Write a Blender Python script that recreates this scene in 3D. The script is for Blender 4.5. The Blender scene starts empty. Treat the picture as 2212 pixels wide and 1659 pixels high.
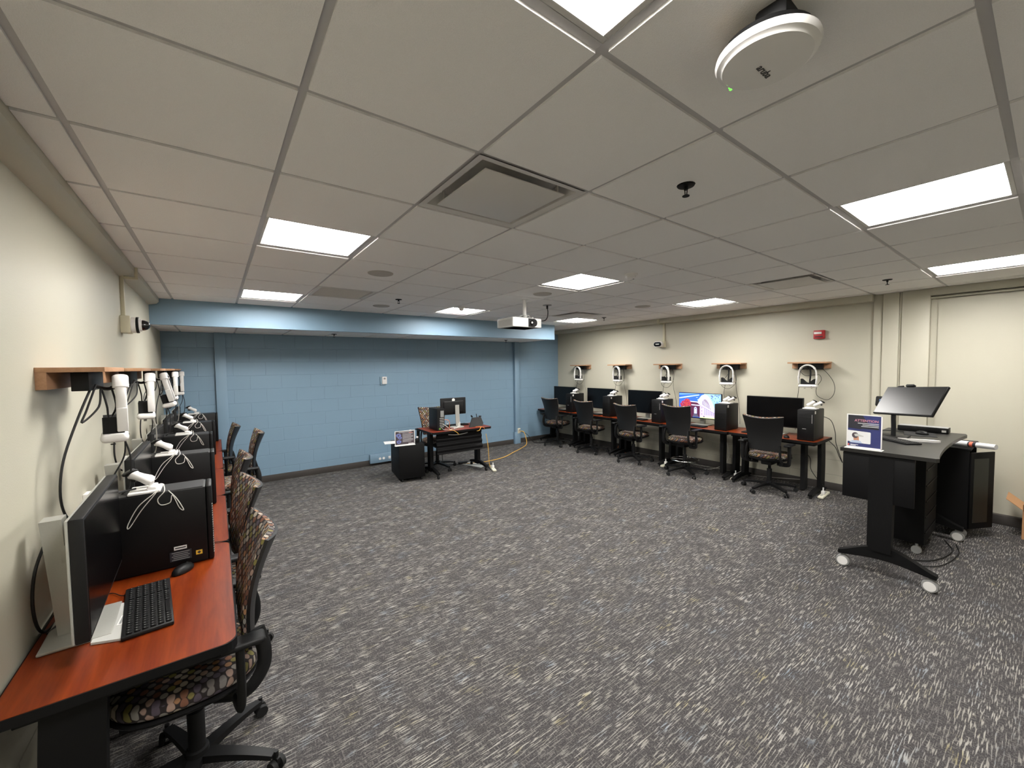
import bpy, bmesh, math, random
from mathutils import Vector, Matrix, Euler
random.seed(7)
D = bpy.data
SC = bpy.context.scene
COL = SC.collection
PI = math.pi

# ------------------------------------------------------------------ camera
H_EYE = 1.7209
F_PX, YAW, PIT, ROL = 865.73, 0.63603, -0.04481, -0.01251
def cam_axes():
    fwd = Vector((math.sin(YAW)*math.cos(PIT), math.cos(YAW)*math.cos(PIT), math.sin(PIT)))
    right = Vector((math.cos(YAW), -math.sin(YAW), 0))
    up = right.cross(fwd)
    c, s = math.cos(ROL), math.sin(ROL)
    return right*c + up*s, up*c - right*s, fwd
_r, _u, _f = cam_axes()
cam = D.cameras.new('camera'); camo = D.objects.new('camera', cam); COL.objects.link(camo)
cam.sensor_fit = 'HORIZONTAL'; cam.sensor_width = 36; cam.lens = 36*F_PX/2212
cam.clip_start = 0.02
M = Matrix.Identity(4)
for i in range(3):
    M[i][0], M[i][1], M[i][2] = _r[i], _u[i], -_f[i]
M[2][3] = H_EYE
camo.matrix_world = M
SC.camera = camo

# ------------------------------------------------------------------ view, world
SC.view_settings.view_transform = 'Standard'; SC.view_settings.look = 'None'
SC.view_settings.gamma = 1; SC.view_settings.exposure = 0.0
try: SC.view_settings.use_curve_mapping = False
except Exception: pass
LIGHT = 61          # emission of the ceiling panels
w = D.worlds.new('world'); SC.world = w; w.use_nodes = True
w.node_tree.nodes['Background'].inputs[0].default_value = (.02, .02, .02, 1)
w.node_tree.nodes['Background'].inputs[1].default_value = 0.3

# ------------------------------------------------------------------ materials
def srgb(h):
    h = h.lstrip('#'); o = []
    for i in (0, 2, 4):
        c = int(h[i:i+2], 16)/255
        o.append(c/12.92 if c <= .04045 else ((c+.055)/1.055)**2.4)
    return (*o, 1)
def mat(name, col, rough=.5, metal=0, noise=None, bump=None, emit=None, spec=None, alpha=None, trans=None):
    m = D.materials.new(name); m.use_nodes = True
    nt = m.node_tree; b = nt.nodes['Principled BSDF']
    c = srgb(col) if isinstance(col, str) else (*col, 1)
    b.inputs['Base Color'].default_value = c
    b.inputs['Roughness'].default_value = rough; b.inputs['Metallic'].default_value = metal
    if spec is not None: b.inputs['Specular IOR Level'].default_value = spec
    if trans is not None: b.inputs['Transmission Weight'].default_value = trans
    if alpha is not None: b.inputs['Alpha'].default_value = alpha
    if emit: b.inputs['Emission Color'].default_value = c if emit[1] is None else (*emit[1], 1); b.inputs['Emission Strength'].default_value = emit[0]
    tc = nt.nodes.new('ShaderNodeTexCoord')
    if noise:
        sc, amt = noise
        n = nt.nodes.new('ShaderNodeTexNoise'); n.inputs['Scale'].default_value = sc; n.inputs['Detail'].default_value = 3
        nt.links.new(tc.outputs['Object'], n.inputs['Vector'])
        mx = nt.nodes.new('ShaderNodeMix'); mx.data_type = 'RGBA'
        mx.inputs[6].default_value = tuple(x*(1-amt) for x in c[:3])+(1,); mx.inputs[7].default_value = tuple(min(1, x*(1+amt)) for x in c[:3])+(1,)
        nt.links.new(n.outputs['Fac'], mx.inputs[0]); nt.links.new(mx.outputs[2], b.inputs['Base Color'])
    if bump:
        sc, st = bump
        n = nt.nodes.new('ShaderNodeTexNoise'); n.inputs['Scale'].default_value = sc; n.inputs['Detail'].default_value = 4
        nt.links.new(tc.outputs['Object'], n.inputs['Vector'])
        bp = nt.nodes.new('ShaderNodeBump'); bp.inputs['Strength'].default_value = st; bp.inputs['Distance'].default_value = .01
        nt.links.new(n.outputs['Fac'], bp.inputs['Height']); nt.links.new(bp.outputs[0], b.inputs['Normal'])
    return m
def nd(nt, t, **k):
    n = nt.nodes.new(t)
    for a, v in k.items():
        if a.startswith('i_'):
            n.inputs[a[2:].replace('_', ' ')].default_value = v
        else: setattr(n, a, v)
    return n
def block_mat(name, col, axes, zmax=None, strength=.55, line=.92):
    """painted concrete block: mortar courses run along axes[0], height is z"""
    m = mat(name, col, .45); nt = m.node_tree; b = nt.nodes['Principled BSDF']
    tc = nd(nt, 'ShaderNodeTexCoord'); sx = nd(nt, 'ShaderNodeSeparateXYZ'); cx = nd(nt, 'ShaderNodeCombineXYZ')
    nt.links.new(tc.outputs['Object'], sx.inputs[0])
    nt.links.new(sx.outputs[axes], cx.inputs[0]); nt.links.new(sx.outputs[2], cx.inputs[1])
    br = nd(nt, 'ShaderNodeTexBrick'); br.inputs['Scale'].default_value = 1; br.inputs['Mortar Size'].default_value = .0045
    br.inputs['Mortar Smooth'].default_value = .6; br.inputs['Brick Width'].default_value = .4064; br.inputs['Row Height'].default_value = .2032
    c = srgb(col)
    br.inputs['Color1'].default_value = (1, 1, 1, 1); br.inputs['Color2'].default_value = (1, 1, 1, 1); br.inputs['Mortar'].default_value = (0, 0, 0, 1)
    nt.links.new(cx.outputs[0], br.inputs['Vector'])
    fac = br.outputs['Color']
    if zmax is not None:
        lt = nd(nt, 'ShaderNodeMath', operation='GREATER_THAN'); lt.inputs[1].default_value = zmax
        nt.links.new(sx.outputs[2], lt.inputs[0])
        mxx = nd(nt, 'ShaderNodeMath', operation='MAXIMUM'); nt.links.new(fac, mxx.inputs[0]); nt.links.new(lt.outputs[0], mxx.inputs[1]); fac = mxx.outputs[0]
    no = nd(nt, 'ShaderNodeTexNoise'); no.inputs['Scale'].default_value = 160; no.inputs['Detail'].default_value = 3
    nt.links.new(tc.outputs['Object'], no.inputs['Vector'])
    ad = nd(nt, 'ShaderNodeMath', operation='MULTIPLY_ADD'); ad.inputs[1].default_value = .10
    nt.links.new(no.outputs['Fac'], ad.inputs[0]); nt.links.new(fac, ad.inputs[2])
    bp = nd(nt, 'ShaderNodeBump'); bp.inputs['Strength'].default_value = strength; bp.inputs['Distance'].default_value = .006
    nt.links.new(ad.outputs[0], bp.inputs['Height']); nt.links.new(bp.outputs[0], b.inputs['Normal'])
    mx = nd(nt, 'ShaderNodeMix', data_type='RGBA')
    mx.inputs[6].default_value = tuple(x*line for x in c[:3])+(1,); mx.inputs[7].default_value = c
    nt.links.new(fac, mx.inputs[0]); nt.links.new(mx.outputs[2], b.inputs['Base Color'])
    return m
def carpet_mat():
    m = mat('carpet', '#555350', .95); nt = m.node_tree; b = nt.nodes['Principled BSDF']; b.inputs['Specular IOR Level'].default_value = .15
    tc = nd(nt, 'ShaderNodeTexCoord')
    def stretched(sx, sy, detail=2, sc=1):
        mp = nd(nt, 'ShaderNodeMapping'); mp.inputs['Scale'].default_value = (sx, sy, 1)
        nt.links.new(tc.outputs['Object'], mp.inputs[0])
        n = nd(nt, 'ShaderNodeTexNoise'); n.inputs['Scale'].default_value = sc; n.inputs['Detail'].default_value = detail; n.inputs['Roughness'].default_value = .6
        nt.links.new(mp.outputs[0], n.inputs['Vector']); return n
    def ramp(src, pts):
        r = nd(nt, 'ShaderNodeValToRGB'); e = r.color_ramp.elements
        e[0].position, e[0].color = pts[0]; e[1].position, e[1].color = pts[1]
        for p, c in pts[2:]:
            x = e.new(p); x.color = c
        nt.links.new(src, r.inputs[0]); return r
    def mix(f, a, bb, t='MIX'):
        x = nd(nt, 'ShaderNodeMix', data_type='RGBA', blend_type=t)
        if isinstance(f, float): x.inputs[0].default_value = f
        else: nt.links.new(f, x.inputs[0])
        for i, v in ((6, a), (7, bb)):
            if isinstance(v, tuple): x.inputs[i].default_value = v
            else: nt.links.new(v, x.inputs[i])
        return x.outputs[2]
    W = (1, 1, 1, 1); K = (0, 0, 0, 1)
    streak = ramp(stretched(13, 150, 1).outputs['Fac'], [(.53, K), (.63, W)])          # light flecks along x
    patch = ramp(stretched(3.5, 9, 3).outputs['Fac'], [(.38, (.25, .25, .25, 1)), (.62, W)])
    speck = ramp(stretched(130, 150, 2).outputs['Fac'], [(.45, K), (.70, W)])
    tint = ramp(stretched(5, 7, 2).outputs['Fac'], [(.30, srgb('#9fadb8')), (.42, srgb('#b9b6af')), (.60, srgb('#c2beb3')), (.70, srgb('#c2b88d'))])
    cross = ramp(stretched(110, 30, 1).outputs['Fac'], [(.58, K), (.72, W)])
    base = mix(speck.outputs[0], srgb('#3a3839'), srgb('#5a5756'))
    f1 = nd(nt, 'ShaderNodeMath', operation='MULTIPLY'); nt.links.new(streak.outputs[0], f1.inputs[0]); nt.links.new(patch.outputs[0], f1.inputs[1])
    f1b = nd(nt, 'ShaderNodeMath', operation='MULTIPLY'); nt.links.new(f1.outputs[0], f1b.inputs[0]); f1b.inputs[1].default_value = .56
    c1 = mix(f1b.outputs[0], base, tint.outputs[0])
    f2 = nd(nt, 'ShaderNodeMath', operation='MULTIPLY'); nt.links.new(cross.outputs[0], f2.inputs[0]); f2.inputs[1].default_value = .22
    c2 = mix(f2.outputs[0], c1, srgb('#a29e97'))
    nt.links.new(c2, b.inputs['Base Color'])
    bp = nd(nt, 'ShaderNodeBump'); bp.inputs['Strength'].default_value = .5; bp.inputs['Distance'].default_value = .004
    nt.links.new(speck.outputs[0], bp.inputs['Height']); nt.links.new(bp.outputs[0], b.inputs['Normal'])
    return m
def wood_mat(name, c0, c1, sc=(1.2, 14, 14), rough=.35):
    m = mat(name, c0, rough); nt = m.node_tree; b = nt.nodes['Principled BSDF']
    tc = nd(nt, 'ShaderNodeTexCoord'); mp = nd(nt, 'ShaderNodeMapping'); mp.inputs['Scale'].default_value = sc
    nt.links.new(tc.outputs['Object'], mp.inputs[0])
    n = nd(nt, 'ShaderNodeTexNoise'); n.inputs['Scale'].default_value = 1.6; n.inputs['Detail'].default_value = 6; n.inputs['Distortion'].default_value = .8
    nt.links.new(mp.outputs[0], n.inputs['Vector'])
    mp2 = nd(nt, 'ShaderNodeMapping'); mp2.inputs['Scale'].default_value = (sc[0]*6, sc[1]*7, sc[2]*7)
    nt.links.new(tc.outputs['Object'], mp2.inputs[0])
    n2 = nd(nt, 'ShaderNodeTexNoise'); n2.inputs['Scale'].default_value = 1.6; n2.inputs['Detail'].default_value = 2
    nt.links.new(mp2.outputs[0], n2.inputs['Vector'])
    ad = nd(nt, 'ShaderNodeMath', operation='MULTIPLY_ADD'); ad.inputs[1].default_value = .35
    nt.links.new(n2.outputs['Fac'], ad.inputs[0]); nt.links.new(n.outputs['Fac'], ad.inputs[2])
    r = nd(nt, 'ShaderNodeValToRGB'); e = r.color_ramp.elements; e[0].position = .5; e[1].position = .85
    e[0].color = srgb(c0); e[1].color = srgb(c1)
    nt.links.new(ad.outputs[0], r.inputs[0]); nt.links.new(r.outputs[0], b.inputs['Base Color']); b.inputs['Specular IOR Level'].default_value = .22
    return m
def dot_fabric():
    """dark fabric printed with rows of coloured ovals"""
    m = mat('dot_fabric', '#2b2020', .85); nt = m.node_tree; b = nt.nodes['Principled BSDF']
    uv = nd(nt, 'ShaderNodeTexCoord')
    mp = nd(nt, 'ShaderNodeMapping'); mp.inputs['Scale'].default_value = (36, 36, 1); mp.inputs['Rotation'].default_value = (0, 0, PI/4)
    nt.links.new(uv.outputs['UV'], mp.inputs[0])
    vo = nd(nt, 'ShaderNodeTexVoronoi'); vo.inputs['Scale'].default_value = 1; vo.inputs['Randomness'].default_value = .12
    nt.links.new(mp.outputs[0], vo.inputs['Vector'])
    sp = nd(nt, 'ShaderNodeSeparateColor'); nt.links.new(vo.outputs['Color'], sp.inputs[0])
    r = nd(nt, 'ShaderNodeValToRGB'); r.color_ramp.interpolation = 'CONSTANT'; e = r.color_ramp.elements
    cols = ['#8b7468', '#6b4532', '#807c75', '#553628', '#6d6636', '#605b58', '#8c6747', '#453c46', '#9c9385']
    e[0].position = 0; e[0].color = srgb(cols[0]); e[1].position = 1/9; e[1].color = srgb(cols[1])
    for i in range(2, 9):
        x = e.new(i/9); x.color = srgb(cols[i])
    nt.links.new(sp.outputs[0], r.inputs[0])
    g = nd(nt, 'ShaderNodeValToRGB'); g.color_ramp.elements[0].position = .40; g.color_ramp.elements[1].position = .47
    g.color_ramp.elements[0].color = (1, 1, 1, 1); g.color_ramp.elements[1].color = (0, 0, 0, 1)
    nt.links.new(vo.outputs['Distance'], g.inputs[0])
    mx = nd(nt, 'ShaderNodeMix', data_type='RGBA'); mx.inputs[6].default_value = srgb('#180f0f')
    nt.links.new(g.outputs[0], mx.inputs[0]); nt.links.new(r.outputs[0], mx.inputs[7]); nt.links.new(mx.outputs[2], b.inputs['Base Color'])
    return m
MT = dict(
    cream=block_mat('cream_painted_wall', '#bdb9a8', 1, zmax=.62, strength=.7, line=.80),
    cream_plain=mat('cream_paint', '#bdb9a8', .5, bump=(220, .08)),
    cream_trim=mat('cream_trim_paint', '#c9c3aa', .45),
    blue=block_mat('blue_painted_block', '#7a95a9', 0),
    blue_plain=mat('blue_paint', '#7a95a9', .5, bump=(220, .08)),
    tile=mat('ceiling_tile', '#f0eeec', .9, noise=(420, .07), bump=(300, .25)),
    grid=mat('ceiling_grid', '#b9b7b8', .5),
    carpet=carpet_mat(),
    base=mat('vinyl_baseboard', '#3d3936', .6),
    cherry=wood_mat('cherry_laminate', '#632107', '#7a320e', (1.4, 14, 14), .36),
    cherry_x=wood_mat('cherry_laminate_across', '#5c2216', '#702f20', (1.4, 14, 14), .38),
    pine=wood_mat('light_wood', '#a07a5c', '#b18a6b', (14, 2, 14), .55),
    black=mat('black_plastic', '#0a0a0b', .55, spec=.35, noise=(40, .1)),
    blackm=mat('black_powdercoat', '#060607', .6, spec=.22, noise=(300, .2)),
    case=mat('black_computer_case', '#070708', .5, spec=.3, noise=(300, .15)),
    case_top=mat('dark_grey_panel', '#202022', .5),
    screen=mat('dark_screen', '#030304', .22, spec=.35),
    matte_screen=mat('matte_screen', '#060606', .33, spec=.5),
    shell=mat('charcoal_shell', '#0d0d0e', .5, bump=(500, .1)),
    rubber=mat('black_rubber', '#070708', .75),
    cable=mat('black_cable', '#0a0a0b', .55),
    wcable=mat('white_cable', '#d9d7d0', .5),
    gcable=mat('grey_cable', '#8b8882', .5),
    ycable=mat('yellow_cable', '#d8a843', .5),
    ocable=mat('orange_cable', '#d9783c', .5),
    white=mat('white_plastic', '#e4e2df', .4),
    offwhite=mat('offwhite_plastic', '#d8d4c0', .45),
    silver=mat('silver_plastic', '#a9a9a2', .38, metal=.35, noise=(300, .06)),
    chrome=mat('chrome', '#d0d0d0', .12, metal=1),
    grey=mat('mid_grey_plastic', '#8d8d8b', .5),
    lgrey=mat('light_grey_plastic', '#b9b9b4', .45),
    fabric=dot_fabric(),
    foam=mat('black_foam', '#0d0d0d', .95),
    red=mat('red_plastic', '#a12024', .45),
    yellow=mat('yellow_label', '#d9b13a', .5),
    paper=mat('white_paper', '#d8d8d8', .7),
    cardboard=mat('cardboard', '#b98d64', .8, noise=(60, .06)),
    glass=mat('dome_glass', '#0b0b0e', .05, spec=.8),
    duct=mat('duct_dark', '#6a6864', .7),
    vent=mat('vent_metal', '#cfccc8', .5),
    speaker=mat('speaker_grille', '#b5b0a9', .8, noise=(900, .35)),
    lamp=mat('lamp_diffuser', (1, .975, .93), .5, emit=(LIGHT, (1, .975, .94))),
    frame=mat('white_metal', '#c9c7c3', .4),
    led=mat('green_led', (.1, .5, .05), .5, emit=(1.3, (.2, 1, .1))),
    bluep=mat('blue_clip', '#4a6a96', .5),
    navy=mat('poster_navy', '#2a3163', .5, noise=(9, .35)),
    dark=mat('poster_dark', '#23232b', .6),
    pink=mat('poster_pink', '#b97d8e', .6),
    skin=mat('printed_skin', '#b98468', .6),
    brownp=mat('printed_brown', '#4a4046', .6, noise=(8, .15)),
    purple=mat('printed_purple', '#7580bd', .6),
    ltext=mat('printed_light_text', '#dadada', .6),
    dtext=mat('printed_dark_text', '#3a3a3a', .6),
    orange=mat('printed_orange', '#d5674c', .6),
)

# ------------------------------------------------------------------ mesh helpers
class MB:
    def __init__(s): s.bm = bmesh.new(); s.uv = None
    def _m(s, fs, mi):
        for f in fs: f.material_index = mi
    def box(s, c, size, rot=None, bev=0, mi=0, seg=2):
        r = bmesh.ops.create_cube(s.bm, size=1)
        vs = r['verts']
        R = (rot if isinstance(rot, Matrix) else Euler(rot).to_matrix()) if rot is not None else Matrix.Identity(3)
        for v in vs: v.co = Vector((v.co.x*size[0], v.co.y*size[1], v.co.z*size[2]))
        fs = list({f for v in vs for f in v.link_faces})
        if bev:
            es = list({e for v in vs for e in v.link_edges})
            rr = bmesh.ops.bevel(s.bm, geom=es, offset=min(bev, min(size)*.49), segments=seg, affect='EDGES', profile=.5)
            fs = list(set(rr['faces']) | {f for f in fs if f.is_valid})
            vs = list({v for f in fs for v in f.verts})
        c = Vector(c)
        for v in vs: v.co = R @ v.co + c
        s._m(fs, mi); return s
    def cyl(s, p0, p1, r0, r1=None, n=20, mi=0, caps=True):
        r1 = r0 if r1 is None else r1
        p0, p1 = Vector(p0), Vector(p1); d = (p1-p0)
        q = d.to_track_quat('Z', 'Y').to_matrix()
        rings = []
        for p, r in ((p0, r0), (p1, r1)):
            rings.append([s.bm.verts.new(p + q @ Vector((r*math.cos(2*PI*i/n), r*math.sin(2*PI*i/n), 0))) for i in range(n)])
        fs = [s.bm.faces.new((rings[0][i], rings[0][(i+1) % n], rings[1][(i+1) % n], rings[1][i])) for i in range(n)]
        if caps: fs += [s.bm.faces.new(rings[0][::-1]), s.bm.faces.new(rings[1])]
        s._m(fs, mi); return s
    def tube(s, pts, r, n=7, mi=0, sub=6, closed=False, flat=None, up0=None):
        P = spline(pts, sub, closed)
        rings = []; up = Vector(up0) if up0 else None
        m = len(P)
        for i, p in enumerate(P):
            a = P[(i-1) % m] if (closed or i > 0) else p; b = P[(i+1) % m] if (closed or i < m-1) else p
            t = (b-a)
            if t.length < 1e-9: t = Vector((0, 0, 1))
            t.normalize()
            if up is None:
                up = Vector((0, 0, 1)) if abs(t.z) < .9 else Vector((1, 0, 0))
            up = (up - t*up.dot(t))
            if up.length < 1e-6: up = t.orthogonal()
            up.normalize(); si = t.cross(up)
            ru, rs = (r, r) if flat is None else flat
            rings.append([s.bm.verts.new(p + up*(ru*math.cos(2*PI*k/n)) + si*(rs*math.sin(2*PI*k/n))) for k in range(n)])
        fs = []
        for i in range(m if closed else m-1):
            A, B = rings[i], rings[(i+1) % m]
            for k in range(n): fs.append(s.bm.faces.new((A[k], A[(k+1) % n], B[(k+1) % n], B[k])))
        if not closed:
            fs += [s.bm.faces.new(rings[0][::-1]), s.bm.faces.new(rings[-1])]
        s._m(fs, mi); return s
    def prism(s, poly, h0, h1, T=None, mi=0):
        """poly in (a,b), extruded along c from h0 to h1, T maps (a,b,c) to space"""
        T = T or (lambda a, b, c: Vector((a, b, c)))
        lo = [s.bm.verts.new(T(a, b, h0)) for a, b in poly]; hi = [s.bm.verts.new(T(a, b, h1)) for a, b in poly]
        n = len(poly)
        fs = [s.bm.faces.new((lo[i], lo[(i+1) % n], hi[(i+1) % n], hi[i])) for i in range(n)]
        fs += [s.bm.faces.new(lo[::-1]), s.bm.faces.new(hi)]
        s._m(fs, mi); return s
    def lathe(s, prof, n=28, c=(0, 0, 0), R=None, mi=0):
        c = Vector(c); R = R or Matrix.Identity(3); rings = []
        for r, z in prof:
            rings.append([s.bm.verts.new(c + R @ Vector((max(r, 1e-5)*math.cos(2*PI*k/n), max(r, 1e-5)*math.sin(2*PI*k/n), z))) for k in range(n)])
        fs = []
        for A, B in zip(rings, rings[1:]):
            for k in range(n): fs.append(s.bm.faces.new((A[k], A[(k+1) % n], B[(k+1) % n], B[k])))
        fs += [s.bm.faces.new(rings[0][::-1]), s.bm.faces.new(rings[-1])]
        s._m(fs, mi); return s
    def slab(s, f, th, nu, nv, mi=0, uvs=(1, 1)):
        """closed slab over surface f(u,v) (u,v in 0..1), thickened along its normal by th(u,v)"""
        uvl = s.bm.loops.layers.uv.verify()
        P = [[Vector(f(i/nu, j/nv)) for j in range(nv+1)] for i in range(nu+1)]
        A, B = [], []
        for i in range(nu+1):
            ra, rb = [], []
            for j in range(nv+1):
                du = P[min(i+1, nu)][j]-P[max(i-1, 0)][j]; dv = P[i][min(j+1, nv)]-P[i][max(j-1, 0)]
                nn = du.cross(dv).normalized(); t = th(i/nu, j/nv)
                ra.append(s.bm.verts.new(P[i][j])); rb.append(s.bm.verts.new(P[i][j]+nn*t))
            A.append(ra); B.append(rb)
        fs = []
        def F(vs, uv):
            fc = s.bm.faces.new(vs); fs.append(fc)
            for l, t in zip(fc.loops, uv): l[uvl].uv = (t[0]*uvs[0], t[1]*uvs[1])
        for i in range(nu):
            for j in range(nv):
                uv = [(i/nu, j/nv), ((i+1)/nu, j/nv), ((i+1)/nu, (j+1)/nv), (i/nu, (j+1)/nv)]
                F((B[i][j], B[i+1][j], B[i+1][j+1], B[i][j+1]), uv)
                F((A[i][j], A[i][j+1], A[i+1][j+1], A[i+1][j]), [uv[0], uv[3], uv[2], uv[1]])
        for i in range(nu):
            a, b2 = i/nu, (i+1)/nu
            F((A[i][0], A[i+1][0], B[i+1][0], B[i][0]), [(a, 0), (b2, 0), (b2, -.06), (a, -.06)])
            F((A[i][nv], B[i][nv], B[i+1][nv], A[i+1][nv]), [(a, 1.06), (a, 1), (b2, 1), (b2, 1.06)])
        for j in range(nv):
            a, b2 = j/nv, (j+1)/nv
            F((A[0][j], B[0][j], B[0][j+1], A[0][j+1]), [(-.06, a), (0, a), (0, b2), (-.06, b2)])
            F((A[nu][j], A[nu][j+1], B[nu][j+1], B[nu][j]), [(1.06, a), (1.06, b2), (1, b2), (1, a)])
        s._m(fs, mi); return s
    def text(s, body, size, T, mi=0, align='LEFT', depth=.0004, bold=0):
        """lettering as thin geometry; T maps (x,y,z) of the text plane to space"""
        cu = D.curves.new('lettering', 'FONT'); cu.body = body; cu.size = size; cu.extrude = depth; cu.align_x = align; cu.resolution_u = 2
        cu.offset = bold
        o = D.objects.new('lettering', cu)
        me = D.meshes.new_from_object(o)
        vs = [s.bm.verts.new(T(*v.co)) for v in me.vertices]
        for p in me.polygons:
            try:
                f = s.bm.faces.new([vs[i] for i in p.vertices]); f.material_index = mi
            except ValueError: pass
        D.objects.remove(o); D.curves.remove(cu); D.meshes.remove(me)
        return s
    def build(s, name, mats, parent=None, loc=(0, 0, 0), rot=(0, 0, 0), ang=40, norm=True):
        if norm: bmesh.ops.recalc_face_normals(s.bm, faces=s.bm.faces)
        me = D.meshes.new(name); s.bm.to_mesh(me); s.bm.free()
        for m in (mats if isinstance(mats, (list, tuple)) else [mats]): me.materials.append(m)
        for p in me.polygons: p.use_smooth = True
        try: me.set_sharp_from_angle(angle=math.radians(ang))
        except Exception: pass
        o = D.objects.new(name, me); COL.objects.link(o)
        o.location = loc; o.rotation_euler = rot
        if parent: o.parent = parent
        return o
def spline(pts, sub=6, closed=False):
    P = [Vector(p) for p in pts]
    if len(P) < 3 or sub <= 1: return P
    out = []; n = len(P)
    rng = n if closed else n-1
    for i in range(rng):
        p0 = P[(i-1) % n] if (closed or i > 0) else P[0]*2-P[1]
        p1, p2 = P[i], P[(i+1) % n]
        p3 = P[(i+2) % n] if (closed or i+2 < n) else P[-1]*2-P[-2]
        for k in range(sub):
            t = k/sub
            out.append(.5*((2*p1)+(p2-p0)*t+(2*p0-5*p1+4*p2-p3)*t*t+(3*p1-p0-3*p2+p3)*t**3))
    if not closed: out.append(P[-1])
    return out
def tag(o, label=None, cat=None, group=None, kind=None):
    if label: o['label'] = label
    if cat: o['category'] = cat
    if group: o['group'] = group
    if kind: o['kind'] = kind
    return o
def thing(name, label, cat, loc=(0, 0, 0), rz=0, group=None):
    o = D.objects.new(name, None); COL.objects.link(o); o.empty_display_size = .1
    o.location = loc; o.rotation_euler = (0, 0, rz)
    return tag(o, label, cat, group)
KIDS = {}
def copy_tree(o, loc=None, rz=None, label=None, group=None, parent=None):
    c = o.copy(); COL.objects.link(c)
    if parent: c.parent = parent
    if loc is not None: c.location = loc
    if rz is not None: c.rotation_euler = (0, 0, rz)
    if label: c['label'] = label
    if group: c['group'] = group
    for ch in [k for k in list(COL.objects) if k.parent == o]:
        copy_tree(ch, parent=c)
    return c
def struct(mb, name, mats, **k):
    o = mb.build(name, mats, **k); o['kind'] = 'structure'; return o

# ------------------------------------------------------------------ room constants
XL, XR, YB, YR, ZC = -.58, 6.624, 7.10, -1.7, 2.541
XE = 7.6                       # room keeps going right behind the camera
GX, GY, TL = .23843, .73184, .6096
# ------------------------------------------------------------------ structure
mb = MB(); mb.box(((XL+XR)/2, (YB+YR)/2, -.05), (XR-XL+.6, YB-YR+.6, .1)); struct(mb, 'floor', MT['carpet'])
mb = MB(); mb.box((XL-.05, (YB+YR)/2, 1.35), (.1, YB-YR+.2, 2.7)); struct(mb, 'wall_left', MT['cream'])
mb = MB(); mb.box(((XL+XR)/2, YB+.05, 1.35), (XR-XL, .1, 2.7))
struct(mb, 'wall_back', MT['blue'])
mb = MB(); mb.box(((XL+XR)/2, YR-.05, 1.35), (XR-XL, .1, 2.7)); struct(mb, 'wall_rear', MT['cream_plain'])
# right wall: deep recess from y=1.35 to the corner, stepped pilaster, shallow recess nearer
mb = MB(); mb.box((XR+.05, (YB+YR)/2, 1.35), (.1, YB-YR+.2, 2.7)); struct(mb, 'wall_right', MT['cream'])
mb = MB()
mb.box((XR-.02, 1.31, 1.27), (.04, .085, 2.541), bev=.004)
mb.box((XR-.035, 1.19, 1.27), (.07, .145, 2.541), bev=.006)
mb.box((XR-.025, 1.105, 1.27), (.05, .02, 2.541))
mb.box((XR-.04, .975, 1.27), (.08, .235, 2.541), bev=.008)
mb.box((XR-.030, .93, 1.27), (.078, .012, 2.0), bev=.002)
struct(mb, 'trim_1', MT['cream_plain'])
mb = MB()    # framed plaster panel beyond the pilaster, rounded upper corner
T = lambda a, b, c: Vector((XR-c, a, b))
arc = [(.80-.05*(1-math.cos(t)) , 2.36-.05*(1-math.sin(t))) for t in [i*PI/2/6 for i in range(7)]]
panel = [(YR, .0), (.80, .0)] + [(.75+.05*math.cos(t), 2.36+.05*math.sin(t)) for t in [i*PI/2/6 for i in range(7)]] + [(YR, 2.41)]
mb.prism(panel, 0, .028, T)
struct(mb, 'trim_2', MT['cream_plain'])
mb = MB(); mb.box((XR-.045, (.86+YR)/2, 2.50), (.09, .86-YR, .082), bev=.004)
mb.box((XR-.028, (.86+YR)/2, 2.435), (.045, .86-YR, .02), bev=.003); struct(mb, 'trim_3', MT['cream_plain'])
mb = MB(); mb.box((XR-.07, (1.35+YB)/2, 2.50), (.14, YB-1.35, .082), bev=.004); struct(mb, 'trim_4', MT['cream_plain'])
# left beam under the ceiling
mb = MB(); mb.prism([(XL, 2.462), (-.512, 2.476), (-.49, 2.50), (-.49, 2.56), (XL, 2.56)], YR, 6.075, lambda a, b, c: Vector((a, c, b)))
struct(mb, 'trim_5', MT['cream_plain'])
# blue bulkhead along the back wall, with tiles beneath
mb = MB(); mb.box(((XL+5.583)/2, 6.11, 2.42), (5.583-XL, .06, .35)); mb.box((5.553, 6.60, 2.42), (.06, .98, .35))
struct(mb, 'trim_6', MT['blue_plain'])
# blue pilasters on the back wall
mb = MB(); mb.box((.06, YB-.03, 1.13), (.13, .06, 2.26), bev=.004); struct(mb, 'trim_7', MT['blue_plain'])
mb = MB(); mb.box((5.335, YB-.035, 1.13), (.115, .07, 2.26), bev=.004); mb.box((5.335, YB-.037, .13), (.15, .074, .26), bev=.004)
struct(mb, 'trim_8', MT['blue_plain'])
# baseboards
mb = MB(); mb.box(((XL+XR)/2, YB-.006, .05), (XR-XL, .012, .10), bev=.003); struct(mb, 'baseboard_back', MT['base'])
mb = MB(); mb.box((XR-.006, (1.35+YB)/2, .05), (.012, YB-1.35, .10), bev=.003)
mb.box((XR-.045, (1.35+YR)/2, .05), (.088, 1.35-YR, .10), bev=.003); struct(mb, 'baseboard_right', MT['base'])
mb = MB(); mb.box((XL+.006, (YB+YR)/2, .05), (.012, YB-YR, .10), bev=.003); struct(mb, 'baseboard_left', MT['base'])

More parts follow.
